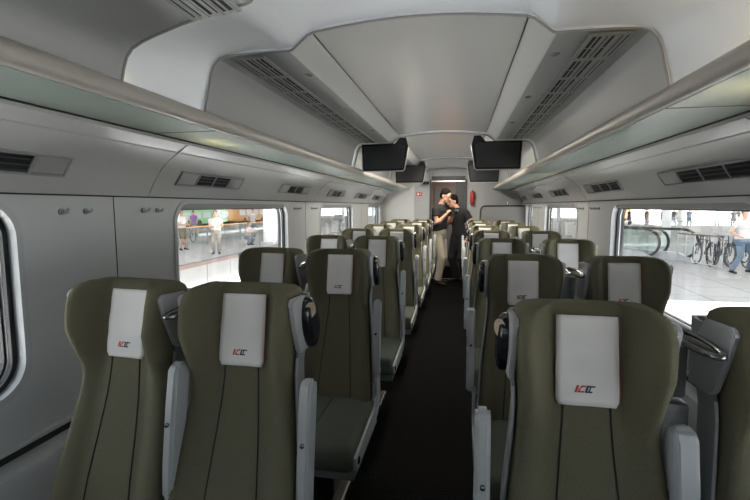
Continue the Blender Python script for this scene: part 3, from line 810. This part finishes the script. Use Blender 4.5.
# fire extinguisher
fe = thing('fire_extinguisher', 'small red fire extinguisher on the end wall right of the doorway', 'fire extinguisher', (0.415, YE - 0.055, 1.46))
MB().tube([(0, 0, 0), (0, 0, 0.02), (0, 0, 0.20), (0, 0, 0.235), (0, 0, 0.25)], [0.03, 0.042, 0.042, 0.026, 0.014], 16).build('cylinder', M['redpaint'], fe, True, 0.9)
MB().box(-0.012, 0.012, -0.05, 0.01, 0.25, 0.262).box(-0.01, 0.01, -0.045, 0.01, 0.275, 0.285).build('valve_handle', M['base'], fe)
MB().tube([(0.01, -0.01, 0.255), (0.05, -0.02, 0.22), (0.055, -0.02, 0.10)], 0.006, 6).build('hose', M['rubber'], fe, True)
MB().box(-0.03, 0.03, 0.035, 0.055, 0.05, 0.16).build('bracket', M['base'], fe)
# red sign with white blank symbol
sg = thing('emergency_sign', 'small red rectangular sign on the grey end wall left of the doorway', 'sign', (-0.60, YE - 0.021, 1.66))
MB().box(-0.055, 0.055, -0.003, 0, -0.035, 0.035).build('plate', M['red'], sg)
MB().box(-0.035, -0.005, -0.0045, -0.003, -0.018, 0.018).box(0.010, 0.038, -0.0045, -0.003, -0.010, -0.002).box(0.010, 0.038, -0.0045, -0.003, 0.006, 0.014).build('symbol', M['white'], sg)
eb = thing('call_button', 'tiny red button below the red sign on the end wall', 'button', (-0.615, YE - 0.02, 1.54))
MB().cyl((0, -0.012, 0), 0.012, 0.012, 'y', 12).build('button', M['red'], eb); MB().box(-0.02, 0.02, -0.004, 0, -0.02, 0.02).build('plate', M['plastic'], eb)
cm = thing('ceiling_sensor', 'small black camera box under the ceiling left of the doorway', 'camera', (-0.46, YE - 0.12, 1.87))
MB().box(-0.06, 0.06, -0.03, 0.05, -0.03, 0.03, bev=0.008).build('housing', M['blackp'], cm); MB().cyl((0, -0.045, 0), 0.018, 0.016, 'y', 12).build('lens', M['chrome'], cm); MB().box(-0.015, 0.015, 0.05, 0.10, -0.01, 0.01).build('stalk', M['base'], cm)

# ---------------------------------------------------------------- people
def ik(a, b, l1, l2, pole):
    a, b, pole = Vector(a), Vector(b), Vector(pole)
    d = b - a; L = min(d.length, (l1 + l2) * 0.999); u = d.normalized(); b = a + u * L
    x = (l1 * l1 - l2 * l2 + L * L) / (2 * L); h = math.sqrt(max(0, l1 * l1 - x * x))
    p = pole - u * pole.dot(u)
    p = p.normalized() if p.length > 1e-6 else Vector((0, 1, 0))
    return a + u * x + p * h, b
def remesh(mb, name, m, parent, voxel, smooth_it=4, inflate=0.0):
    o = mb.build(name, m, None)
    r = o.modifiers.new('r', 'REMESH'); r.mode = 'VOXEL'; r.voxel_size = voxel
    s_ = o.modifiers.new('s', 'SMOOTH'); s_.iterations = smooth_it; s_.factor = 0.5
    dg = bpy.context.evaluated_depsgraph_get()
    me = bpy.data.meshes.new_from_object(o.evaluated_get(dg)); old = o.data; o.modifiers.clear(); o.data = me
    bpy.data.meshes.remove(old); o.parent = parent
    for p in me.polygons: p.use_smooth = True
    return o
def ell_loft(mb, stations, n=16):
    """stations: (centre Vector, rx, ry) stacked ellipses in the body's own frame"""
    vs = []; fs = []
    for c, rx, ry in stations:
        for k_ in range(n): a = 2 * PI * k_ / n; vs.append(c + Vector((rx * math.cos(a), ry * math.sin(a), 0)))
    for i in range(len(stations) - 1):
        for k_ in range(n): fs.append((i * n + k_, i * n + (k_ + 1) % n, (i + 1) * n + (k_ + 1) % n, (i + 1) * n + k_))
    fs += [tuple(range(n))[::-1], tuple((len(stations) - 1) * n + k_ for k_ in range(n))]
    mb.add(vs, fs)
def hand(mb, wrist, direction, palm_n, curl=0.5, side=1, sc=1.0):
    d = Vector(direction).normalized(); nrm = Vector(palm_n); nrm = (nrm - d * nrm.dot(d)).normalized(); w = d.cross(nrm).normalized() * side
    pc = wrist + d * 0.045 * sc
    mb.tube([wrist - d * 0.01, wrist + d * 0.03 * sc, wrist + d * 0.075 * sc, wrist + d * 0.09 * sc], [0.022 * sc, 0.033 * sc, 0.037 * sc, 0.030 * sc], 10, flat=(0.5, 1.0) if abs(w.z) > 0.5 else (1.0, 0.5))
    for q, (off, ln) in enumerate(((-0.028, 0.066), (-0.009, 0.076), (0.010, 0.071), (0.027, 0.055))):
        p = wrist + d * 0.082 * sc + w * off * sc; pts = [p]; ang = 0
        for j in range(3):
            ang += curl * (0.55 + 0.2 * j); p = p + (d * math.cos(ang) + nrm * math.sin(ang)) * ln * sc * (0.42, 0.32, 0.26)[j]; pts.append(p)
        mb.tube(pts, [0.0095 * sc, 0.009 * sc, 0.008 * sc, 0.0065 * sc], 8)
    p0 = wrist + d * 0.03 * sc - w * 0.026 * sc
    mb.tube([p0, p0 - w * 0.025 * sc + d * 0.02 * sc + nrm * 0.01 * sc, p0 - w * 0.03 * sc + d * 0.052 * sc + nrm * 0.025 * sc], [0.012 * sc, 0.0105 * sc, 0.008 * sc], 8)

def person(label, loc, rz, top, bottom, hands, feet, pelvis=(0, 0, 0.93), chest=(0, 0, 0.42), head=(0, 0, 0.27), face=(0, -1, -0.1), hairm='hair',
           shorts=False, sleeves=0.55, voxel=0.013, curl=0.6, scale=1.0, shoe='shoe', elbows=None, knees=None, build=1.0, group=None, feet_dir=None):
    t = thing('person', label, 'person', loc, rz, group); t.scale = (scale,) * 3
    pv = Vector(pelvis); ch = pv + Vector(chest); hd = ch + Vector(head)
    up = (ch - pv).normalized()
    body = MB(); shirt = MB(); trs = MB()
    sp = pv.lerp(ch, 0.5)
    sh = ch + up * 0.04
    def torso(mb, e, z0=0.0):
        ell_loft(mb, [(pv - up * 0.07 + up * z0, 0.145 * build + e, 0.105 * build + e), (pv + up * 0.04, 0.158 * build + e, 0.115 * build + e), (sp - up * 0.02, 0.142 * build + e, 0.108 * build + e), (sp + up * 0.12, 0.160 * build + e, 0.115 * build + e),
                      (ch, 0.172 * build + e, 0.112 * build + e), (ch + up * 0.065, 0.150 * build + e, 0.085 + e), (ch + up * 0.10, 0.085 + e, 0.06 + e), (ch + up * 0.12, 0.058 + e * 0.5, 0.052 + e * 0.5)])
    torso(body, -0.004); torso(shirt, 0.010)
    neck0 = ch + up * 0.09
    body.tube([neck0 - up * 0.02, neck0.lerp(hd, 0.45), hd - Vector((0, 0, 0.02))], [0.058, 0.052, 0.05], 12)
    # head in its own frame
    f = Vector(face).normalized(); r_ = f.cross(Vector((0, 0, 1))).normalized(); u_ = r_.cross(f).normalized()
    HM = Matrix((r_, -f, u_)).transposed().to_4x4(); HM = Matrix.Translation(hd + u_ * 0.02) @ HM   # local -y is the face
    def hsph(mb, c, r, u=20, v=14):
        bm = bmesh.new(); bmesh.ops.create_uvsphere(bm, u_segments=u, v_segments=v, radius=1)
        mb.bm(bm, 0, HM @ Matrix.Translation(Vector(c)) @ Matrix.Diagonal((*r, 1)))
    hsph(body, (0, 0.008, 0.03), (0.074, 0.094, 0.088)); hsph(body, (0, -0.025, -0.035), (0.056, 0.064, 0.078)); hsph(body, (0, -0.062, -0.082), (0.026, 0.024, 0.022), 10, 8)
    hsph(body, (0, -0.098, -0.022), (0.012, 0.018, 0.026), 10, 8); hsph(body, (0, -0.104, -0.038), (0.016, 0.014, 0.011), 10, 8)
    for s in (-1, 1):
        hsph(body, (s * 0.076, 0.010, -0.012), (0.009, 0.018, 0.030), 10, 8); hsph(body, (s * 0.035, -0.070, 0.022), (0.024, 0.016, 0.008), 10, 8)
    # arms
    for i, s in enumerate((-1, 1)):
        S0 = sh + Vector((s * 0.172 * build, 0, 0.0)); tgt = Vector(hands[i]); pole = Vector(elbows[i]) if elbows else Vector((s * 0.5, 0.8, -0.6))
        E_, Wr = ik(S0, tgt, 0.29, 0.25, pole)
        body.tube([S0 - Vector((s * 0.03, 0, 0)), S0.lerp(E_, 0.15), S0.lerp(E_, 0.45), E_, E_.lerp(Wr, 0.25), E_.lerp(Wr, 0.7), Wr], [0.05, 0.052, 0.047, 0.038, 0.040, 0.030, 0.025], 12)
        se = S0.lerp(E_, sleeves * 1.0) if sleeves <= 1 else E_
        if sleeves <= 1: shirt.tube([S0 - Vector((s * 0.05, 0, -0.0)), S0.lerp(E_, 0.12), S0.lerp(E_, sleeves * 0.6), se], [0.062, 0.066, 0.063, 0.064], 12)
        else: shirt.tube([S0 - Vector((s * 0.05, 0, 0)), S0.lerp(E_, 0.15), S0.lerp(E_, 0.6), E_, E_.lerp(Wr, 0.4), E_.lerp(Wr, 0.92)], [0.062, 0.066, 0.058, 0.052, 0.05, 0.04], 12)
        hand(body, Wr, (Wr - E_), Vector((-s, -0.3, -0.2)), curl, s)
    # legs
    shoes = MB()
    trs_top = [(pv - up * 0.10, 0.150 * build + 0.012, 0.11 * build + 0.012), (pv - up * 0.02, 0.158 * build + 0.014, 0.116 * build + 0.014), (pv + up * 0.08, 0.148 * build + 0.013, 0.11 * build + 0.013)]
    ell_loft(trs, trs_top)
    for i, s in enumerate((-1, 1)):
        H0 = pv + Vector((s * 0.085, 0, -0.04)); F0 = Vector(feet[i]) + Vector((0, 0, 0.085)); pole = Vector(knees[i]) if knees else Vector((s * 0.05, -1, 0))
        K_, A_ = ik(H0, F0, 0.43, 0.42, pole)
        body.tube([H0, H0.lerp(K_, 0.3), H0.lerp(K_, 0.7), K_, K_.lerp(A_, 0.3), K_.lerp(A_, 0.75), A_, A_ - Vector((0, 0, 0.03))], [0.085, 0.080, 0.064, 0.052, 0.054, 0.038, 0.034, 0.034], 12)
        if shorts: trs.tube([H0 + Vector((0, 0, 0.03)), H0.lerp(K_, 0.3), H0.lerp(K_, 0.95)], [0.105, 0.103, 0.095], 14)
        else: trs.tube([H0 + Vector((0, 0, 0.03)), H0.lerp(K_, 0.3), H0.lerp(K_, 0.75), K_, K_.lerp(A_, 0.3), K_.lerp(A_, 0.8), A_.lerp(K_, 0.02) + Vector((0, 0.005, -0.01))], [0.102, 0.100, 0.082, 0.074, 0.072, 0.066, 0.066], 14)
        fd = Vector(feet_dir[i]) if feet_dir else Vector((s * 0.25, -1, 0)); fd.normalize()
        a = Vector((A_.x, A_.y, 0))
        base = Vector((0, 0, feet[i][2]))
        shoes.tube([a - fd * 0.06 + base + Vector((0, 0, 0.035)), a + base + Vector((0, 0, 0.045)), a + fd * 0.08 + base + Vector((0, 0, 0.034)), a + fd * 0.16 + base + Vector((0, 0, 0.026)), a + fd * 0.20 + base + Vector((0, 0, 0.022))], [0.030, 0.042, 0.038, 0.034, 0.018], 12, flat=(1.0, 0.9))
        shoes.tube([a + base + Vector((0, 0, 0.04)), a + base + Vector((0, 0, 0.095))], [0.042, 0.040], 12)
    bo = remesh(body, 'body', M['skin'], t, voxel, 2)
    remesh(trs, 'shorts' if shorts else 'trousers', M[bottom], t, voxel * 1.3, 3)
    remesh(shirt, 'shirt', M[top], t, voxel * 1.3, 3)
    shoes.build('shoes', M[shoe], t, True)
    hr = MB(); hsph(hr, (0, 0.022, 0.048), (0.083, 0.096, 0.086)); hsph(hr, (0, 0.055, 0.0), (0.074, 0.062, 0.078))
    remesh(hr, 'hair', M[hairm], t, 0.012, 2)
    ey = MB(); 
    for s in (-1, 1): hsph(ey, (s * 0.030, -0.082, 0.008), (0.012, 0.009, 0.006), 8, 6); hsph(ey, (s * 0.032, -0.084, 0.030), (0.018, 0.008, 0.004), 8, 6)
    ey.build('eyes', M['darkeye'], t, True)
    mo = MB(); hsph(mo, (0, -0.085, -0.058), (0.022, 0.008, 0.006), 10, 6); mo.build('mouth', M['lip'], t, True)
    return t

# man photographing in the aisle: faces right and towards us, head bowed to the camera in his hands
person('man in black t-shirt and khaki trousers standing in the aisle looking down at a camera', (-0.17, 8.12, 0), math.radians(62), 'tblack', 'khaki',
       hands=[(-0.12, -0.21, 1.29), (0.08, -0.22, 1.26)], feet=[(-0.10, -0.04, 0), (0.12, 0.10, 0)], pelvis=(0, 0.02, 0.95), chest=(0, -0.03, 0.40), head=(0, -0.10, 0.245),
       face=(0.05, -1, -0.5), elbows=[(-0.6, 0.5, -1.0), (0.6, 0.5, -1.0)], voxel=0.0085, curl=0.9, build=1.08)
cmr = thing('camera', 'black handheld camera held by the man in the aisle', 'camera', (-0.17 + 0.275 * math.sin(math.radians(62)), 8.12 - 0.275 * math.cos(math.radians(62)) - 0.02, 1.335), math.radians(62))
MB().box(-0.065, 0.065, -0.035, 0.035, -0.045, 0.045, bev=0.012).box(-0.025, 0.025, -0.03, 0.03, 0.04, 0.07, bev=0.01).build('camera_body', M['blackp'], cmr, True, 0.8)
MB().tube([(0, -0.03, 0), (0, -0.09, 0), (0, -0.10, 0)], [0.034, 0.036, 0.033], 16).build('lens', M['rubber'], cmr, True, 0.7)
# second person in dark clothes just behind
person('person in black clothes leaning in behind the man with the camera', (0.19, 8.44, 0), math.radians(-30), 'tblack', 'tblack',
       hands=[(-0.27, -0.10, 0.80), (0.24, -0.12, 0.85)], feet=[(-0.08, 0.05, 0), (0.12, 0.05, 0)], pelvis=(0, 0.03, 0.90), chest=(-0.02, -0.06, 0.385), head=(-0.08, -0.07, 0.21),
       face=(-0.5, -0.9, -0.2), voxel=0.010, curl=0.5, build=0.96, elbows=[(-0.6, 0.3, 0), (0.6, 0.3, 0)])

# ---------------------------------------------------------------- outside
PZ = -0.5
struct(MB().box(-8.75, 1.62, -40, 90, -1.45, -1.35).build('ground', M['ballast']))
struct(MB().box(1.62, 60, -40, 90, -1.4, PZ).build('ground_platform_right', M['tiles']))
# far left platform with panelled edge wall
struct(MB().box(-70, -8.7, -40, 90, -1.4, PZ).build('ground_platform_left', M['stone_l']))
fw = thing('platform_edge_wall', 'pale panelled side wall of the platform across the track at left', 'platform wall', (-8.7, 15, -1.35))
w_ = MB()
for i in range(30): w_.box(0.0, 0.05, -20 + i * 1.6 + 0.02, -20 + (i + 1) * 1.6 - 0.02, 0.0, 0.72)
w_.build('panels', M['edgepanel'], fw); MB().box(-0.02, 0.12, -20, 28, 0.72, 0.86).build('coping', M['coping'], fw)
# rails on the track
for x in (-5.4, -3.96):
    tag(MB().box(x - 0.035, x + 0.035, -30, 80, -1.35, -1.20).build('rail', M['steel']), 'steel track rail on the ballast, %s one' % ('farther' if x < -5 else 'nearer'), 'rail', 'rails of the neighbouring track')

# left: railing, vehicles, structures
rl = thing('railing', 'low railing with reddish top rail on the left platform', 'railing', (-12.3, 16, PZ))
MB().tube([(0, -6, 0.92), (0, 13, 0.92)], 0.03, 8).build('top_rail', M['orange'], rl)
for i in range(12): MB().box(-0.02, 0.02, -6 + i * 1.7 - 0.02, -6 + i * 1.7 + 0.02, 0, 0.9).build('post', M['greyc'], rl)
MB().box(-0.008, 0.008, -6, 13, 0.12, 0.82).build('glass_panel', M['clear'], rl)
def longthing(name, label, cat, loc, size, m, stripes=None):
    t = thing(name, label, cat, loc); x, y, z = size
    MB().box(-x / 2, x / 2, -y / 2, y / 2, 0.3, z, bev=min(0.2, x / 4)).build('body', M[m], t)
    wn = MB()
    for i in range(int(y / 1.6)): wn.box(-x / 2 - 0.02, x / 2 + 0.02, -y / 2 + 0.4 + i * 1.6, -y / 2 + 1.6 + i * 1.6, z * 0.50, z * 0.80)
    wn.build('windows', M[stripes or 'stone'], t, )
    for i in range(4): MB().cyl((-x / 2 - 0.01, -y / 2 + (i + 0.7) * y / 4.6, 0.35), 0.35, x + 0.02, 'x', 14).build('wheel', M['rubber'], t)
    return t
longthing('tram', 'pale tram with orange body beyond the left platform railing', 'tram', (-24, 48, PZ), (2.5, 10, 1.9), 'orange', 'white')
longthing('bus', 'green and white low bus seen through the large left window', 'bus', (-24, 37, PZ), (2.5, 8, 1.7), 'green', 'white')
longthing('delivery_van', 'orange brown vehicle seen through the second right window', 'van', (21, 68, PZ), (2.6, 9, 3.2), 'orange', 'white')

def facade(name, label, loc, L, H, rz=0, m='white', cols=12):
    t = thing(name, label, 'building', loc, rz)
    MB().box(-L / 2, L / 2, 0, 3, 0, H).build('wall', M[m], t)
    for j in range(3):
        g = MB()
        for i in range(cols): x = -L / 2 + (i + 0.5) * L / cols; g.box(x - L / cols * 0.32, x + L / cols * 0.32, -0.05, 0.0, 1 + j * H / 3.2, 1 + j * H / 3.2 + H / 5)
        g.build('window_row', M['stone'], t)
    MB().box(-L / 2, L / 2, -0.5, 0, H - 0.5, H).build('cornice', M['stone'], t)
facade('station_building', 'pale station building far behind the left platform', (-45, 45, PZ), 90, 9, math.radians(90))
facade('station_building', 'pale station hall far beyond the right platform', (42, 85, PZ), 90, 8, math.radians(-20))

# canopy over the right platform beyond Y=12 which shades it
cp = thing('platform_shade_canopy', 'broad white canopy roof over the right platform', 'canopy', (9, 36, PZ))
MB().box(-7.2, 12, -27.8, 40, 5.6, 5.9).build('roof', M['white'], cp)
for i in range(14): MB().box(-7.2, 12, -24 + i * 4.5, -23.8 + i * 4.5, 5.3, 5.6).build('beam', M['steel'], cp)
for (x, y) in ((1.0, -12.5), (5.6, -15.5), (2.0, 2), (8, 2), (2, 16), (8, 16)):
    MB().cyl((x, y, 0), 0.19, 5.5, 'z', 16).build('column', M['white'], cp)
cl = thing('platform_shade_canopy', 'added white shade roof over the platform across the track at left', 'canopy', (-16, 25, PZ))  # added roof that keeps direct sun off the left platform
MB().box(-12, 8.2, -24, 60, 4.6, 4.9).build('roof', M['white'], cl)
for i in range(8): MB().cyl((1.5, -20 + i * 10, 0), 0.16, 4.6, 'z', 14).build('column', M['white'], cl)
# left pillars
for i, (x, y, w) in enumerate(((-8.55, 20.7, 0.50), (-8.55, 22.1, 0.46), (-8.55, 23.8, 0.45))):
    tp = thing('platform_pillar', 'white pillar behind the edge of the large left window, %s of three' % ordn[i], 'pillar', (x - 0.6, y, PZ), 0, 'white pillars on the left platform')
    MB().box(-w / 2, w / 2, -w / 2, w / 2, 0, 6, bev=0.04).build('shaft', M['white'], tp); MB().box(-w / 2 - 0.08, w / 2 + 0.08, -w / 2 - 0.08, w / 2 + 0.08, 0, 0.15).build('plinth', M['stone'], tp)

# right: second platform band far away
fp = thing('platform_barrier', 'long low grey barrier behind the escalators', 'barrier', (14, 30, PZ))
MB().box(-7, 14, 0, 0.25, 0, 0.75).build('wall', M['stone'], fp); MB().tube([(-7, 0.1, 1.0), (14, 0.1, 1.0)], 0.03, 8).build('rail', M['steel'], fp)
for i in range(12): MB().box(-7 + i * 1.9 - 0.02, -7 + i * 1.9 + 0.02, 0.08, 0.12, 0.75, 1.0).build('post', M['steel'], fp)

# escalator balustrades: black handrail loops over steel skirts
def balustrade(loc, rz, L, label):
    t = thing('escalator_balustrade', label, 'escalator', loc, rz, 'escalator balustrades on the right platform')
    R = 0.50; zc = 0.62; pts = []
    pts.append((-L, 0, zc + R + 0.0)); pts.append((-L * 0.5, 0, zc + R)); 
    for k_ in range(13): a = PI / 2 - PI * k_ / 12; pts.append((R * math.cos(a), 0, zc + R * math.sin(a)))
    pts.append((-0.25, 0, zc - R)); pts.append((-0.5, 0, zc - R + 0.03))
    MB().tube(pts, 0.055, 10, flat=(1.0, 0.9)).build('handrail', M['rubber'], t, True)
    gl = [(-L, 0.18), (0.0, 0.18)] + [((R - 0.05) * math.cos(a), zc + (R - 0.05) * math.sin(a)) for a in [(-0.45 + 0.95 * q / 8) * PI for q in range(9)]] + [(-L, zc + R - 0.05)]
    MB().prism(gl, 'y', -0.008, 0.008).build('glass_panel', M['clear'], t)
    MB().prism([(-L, 0.0), (0.35, 0.0), (0.30, 0.14), (-0.1, 0.30), (-L, 0.36)], 'y', -0.12, 0.12).build('skirt', M['steel'], t)
ea = math.radians(-38)
for i, (x, y, L_) in enumerate(((6.75, 17.4, 2.2), (7.25, 17.9, 2.2), (7.85, 17.1, 2.0))):
    balustrade((x, y, PZ), ea, L_, 'black handrail loop of an escalator on the right platform, %s from the left' % ordn[i])

# railing with bicycles
rb = thing('railing', 'thin steel railing in front of the parked bicycles', 'railing', (7.62, 16.4, PZ), math.radians(-76))
MB().tube([(-0.3, 0, 1.0), (1.55, 0, 1.0)], 0.022, 8).build('top_rail', M['coping'], rb)
MB().tube([(-0.3, 0, 0.1), (1.55, 0, 0.1)], 0.015, 8).build('bottom_rail', M['steel'], rb)
for i in range(6): MB().tube([(-0.3 + i * 0.37, 0, 0), (-0.3 + i * 0.37, 0, 1.0)], 0.013, 8).build('post', M['steel'], rb)
bk = None
def bicycle(loc, rz, label):
    global bk
    if bk is not None: copy_thing(bk, label, None, loc, rz); return
    t = thing('bicycle', label, 'bicycle', loc, rz, 'bicycles parked on the right platform'); bk = t
    for yy in (-0.52, 0.52):
        wpts = [(0, yy + 0.33 * math.cos(a * PI / 12), 0.345 + 0.33 * math.sin(a * PI / 12)) for a in range(24)]
        wh = MB().tube(wpts, 0.022, 8, closed=True).build('wheel', M['rubber'], t, True)
        sp_ = MB()
        for a in range(8): sp_.tube([(0, yy, 0.345), (0, yy + 0.31 * math.cos(a * PI / 4), 0.345 + 0.31 * math.sin(a * PI / 4))], 0.004, 4)
        sp_.build('spokes', M['steel'], wh)
    MB().tube([(0, -0.52, 0.345), (0, -0.36, 0.85), (0, -0.34, 0.98)], 0.018, 8).tube([(0, -0.36, 0.82), (0, 0.12, 0.80)], 0.016, 8).tube([(0, -0.37, 0.76), (0, 0.05, 0.30), (0, 0.14, 0.92)], 0.016, 8).tube([(0, 0.05, 0.30), (0, 0.52, 0.345), (0, 0.12, 0.78)], 0.012, 8).build('frame', M['base'], t, True)
    MB().tube([(-0.26, -0.24, 1.0), (-0.1, -0.34, 1.0), (0.1, -0.34, 1.0), (0.26, -0.24, 1.0)], 0.015, 8).build('handlebar', M['steel'], t, True)
    MB().box(-0.07, 0.07, 0.02, 0.27, 0.92, 0.98, bev=0.02).build('saddle', M['rubber'], t)
for i in range(6):
    bicycle((8.12 + i * 0.25, 16.3 + (0.38 if i % 2 else -0.1), PZ), math.radians(-27 + (22, -20, 26, -14, 20, -24)[i]), 'black parked bicycle behind the thin railing, %s from the left' % ordn[i])

# people outside
F0 = [(-0.10, 0, 0), (0.10, 0, 0)]
DH = [(-0.26, -0.05, 0.78), (0.26, -0.05, 0.78)]
person('man in white shirt and blue jeans, hands on hips, outside the right window', (8.25, 14.45, PZ), math.radians(20), 'tshirt_o', 'jeans',
       hands=[(-0.21, -0.08, 1.0), (0.21, -0.08, 1.0)], feet=[(-0.30, 0, 0), (0.24, 0, 0)], pelvis=(0, 0, 0.90), elbows=[(-1, 0.25, 0.0), (1, 0.25, 0.0)], build=1.45, face=(-0.5, -1, -0.1), voxel=0.014, hairm='hairg', scale=1.06)
person('man in white t-shirt and olive shorts at the left edge of the large left window', (-11.75, 17.35, PZ), math.radians(70), 'tshirt_o', 'olive', hands=[(-0.14, -0.34, 1.12), (0.14, -0.32, 1.08)], feet=[(-0.14, -0.06, 0), (0.16, 0.06, 0)], shorts=True, build=1.15, voxel=0.016, hairm='hairg', face=(0, -1, -0.3))
person('man in pale shirt and beige trousers standing at the platform edge outside the left window', (-9.45, 16.2, PZ), math.radians(25), 'tshirt_o', 'khaki_o', hands=[(-0.10, -0.26, 1.10), (0.14, -0.26, 1.10)], feet=F0, build=1.2, voxel=0.016, hairm='hairg')
person('person crouching on the left platform in grey trousers', (-10.1, 20.3, PZ), math.radians(60), 'tshirt_o', 'greyc', hands=[(-0.10, -0.42, 0.66), (0.14, -0.42, 0.70)], feet=[(-0.12, -0.1, 0), (0.14, 0.05, 0)], pelvis=(0, 0.12, 0.38), chest=(0, -0.14, 0.38), head=(0, -0.06, 0.26), voxel=0.018, hairm='hairg')
person('woman in white top standing behind the crouching person on the left platform', (-12.6, 25.8, PZ), math.radians(20), 'tshirt_o', 'greyc', hands=[(-0.12, -0.26, 1.1), (0.2, -0.2, 1.15)], feet=F0, voxel=0.02)
person('person in purple top behind the railing on the left platform', (-16.5, 25.5, PZ), math.radians(40), 'purple', 'greyc', hands=DH, feet=F0, voxel=0.02, scale=0.93)
person('distant person in dark top and blue trousers on the right platform', (21.3, 41.5, PZ), 0, 'greyc', 'jeans', hands=[(-0.2, -0.15, 1.1), (0.26, -0.05, 0.8)], feet=[(-0.16, 0, 0), (0.12, 0, 0)], voxel=0.024)
person('distant person in black beside another near the white column', (18.2, 44, PZ), math.radians(30), 'tblack', 'tblack', hands=DH, feet=F0, voxel=0.024)
person('distant person in black walking by the white column', (18.9, 43.5, PZ), math.radians(-30), 'tblack', 'greyc', hands=DH, feet=[(-0.2, 0, 0), (0.2, 0, 0)], voxel=0.024)
person('distant person in orange top on the right platform', (17.3, 45, PZ), 0, 'orange', 'greyc', hands=DH, feet=F0, voxel=0.024)
person('distant person in red top seen past the farthest right window', (8.6, 50, PZ), 0, 'redpaint', 'jeans', hands=DH, feet=F0, voxel=0.024)

base_people = [o for o in bpy.data.objects if o.name.startswith('person') and o.parent is None and o['label'].startswith('distant person in')]
for i, (x, y) in enumerate(((13.2, 41.0), (14.9, 42.5), (15.6, 40.6), (18.4, 41.5), (19.9, 43.0), (22.9, 42.2), (23.9, 43.4))):
    copy_thing(base_people[i % 4], 'distant traveller standing beyond the pale barrier, %s from the left in the right window' % (ordn + ['seventh'])[i], 'travellers beyond the barrier', (x, y, PZ), 0.6 * i)
ff = thing('railing', 'far white railing behind the distant travellers on the right', 'railing', (10, 46, PZ))
MB().box(0, 22, 0, 0.06, 1.0, 1.08).box(0, 22, 0, 0.04, 0.5, 0.54).build('rails', M['steel'], ff)
for i in range(23): MB().box(i - 0.03, i + 0.03, 0, 0.05, 0, 1.0).build('post', M['steel'], ff)

# tripod with box outside the second left window
tr = thing('camera_tripod', 'black tripod with a camera box outside the second left window', 'tripod', (-4.3, 16.2, -1.35))
for i in range(3):
    a = math.radians(90 + 120 * i + 20); MB().tube([(0.55 * math.cos(a), 0.55 * math.sin(a), 0), (0.03 * math.cos(a), 0.03 * math.sin(a), 1.9)], [0.018, 0.025], 8).build('leg', M['base'], tr)
MB().box(-0.16, 0.16, -0.16, 0.16, 2.15, 2.45, bev=0.03).build('head_box', M['blackp'], tr)
MB().cyl((0, 0, 1.85), 0.04, 0.32, 'z', 12).build('neck', M['base'], tr)
# bicycle in teal by the left railing
bicycle((-13.6, 20.6, PZ), math.radians(10), 'teal grey bicycle leaning by the left platform railing')

print('polys', sum(len(o.data.polygons) for o in bpy.data.objects if o.type == 'MESH'))
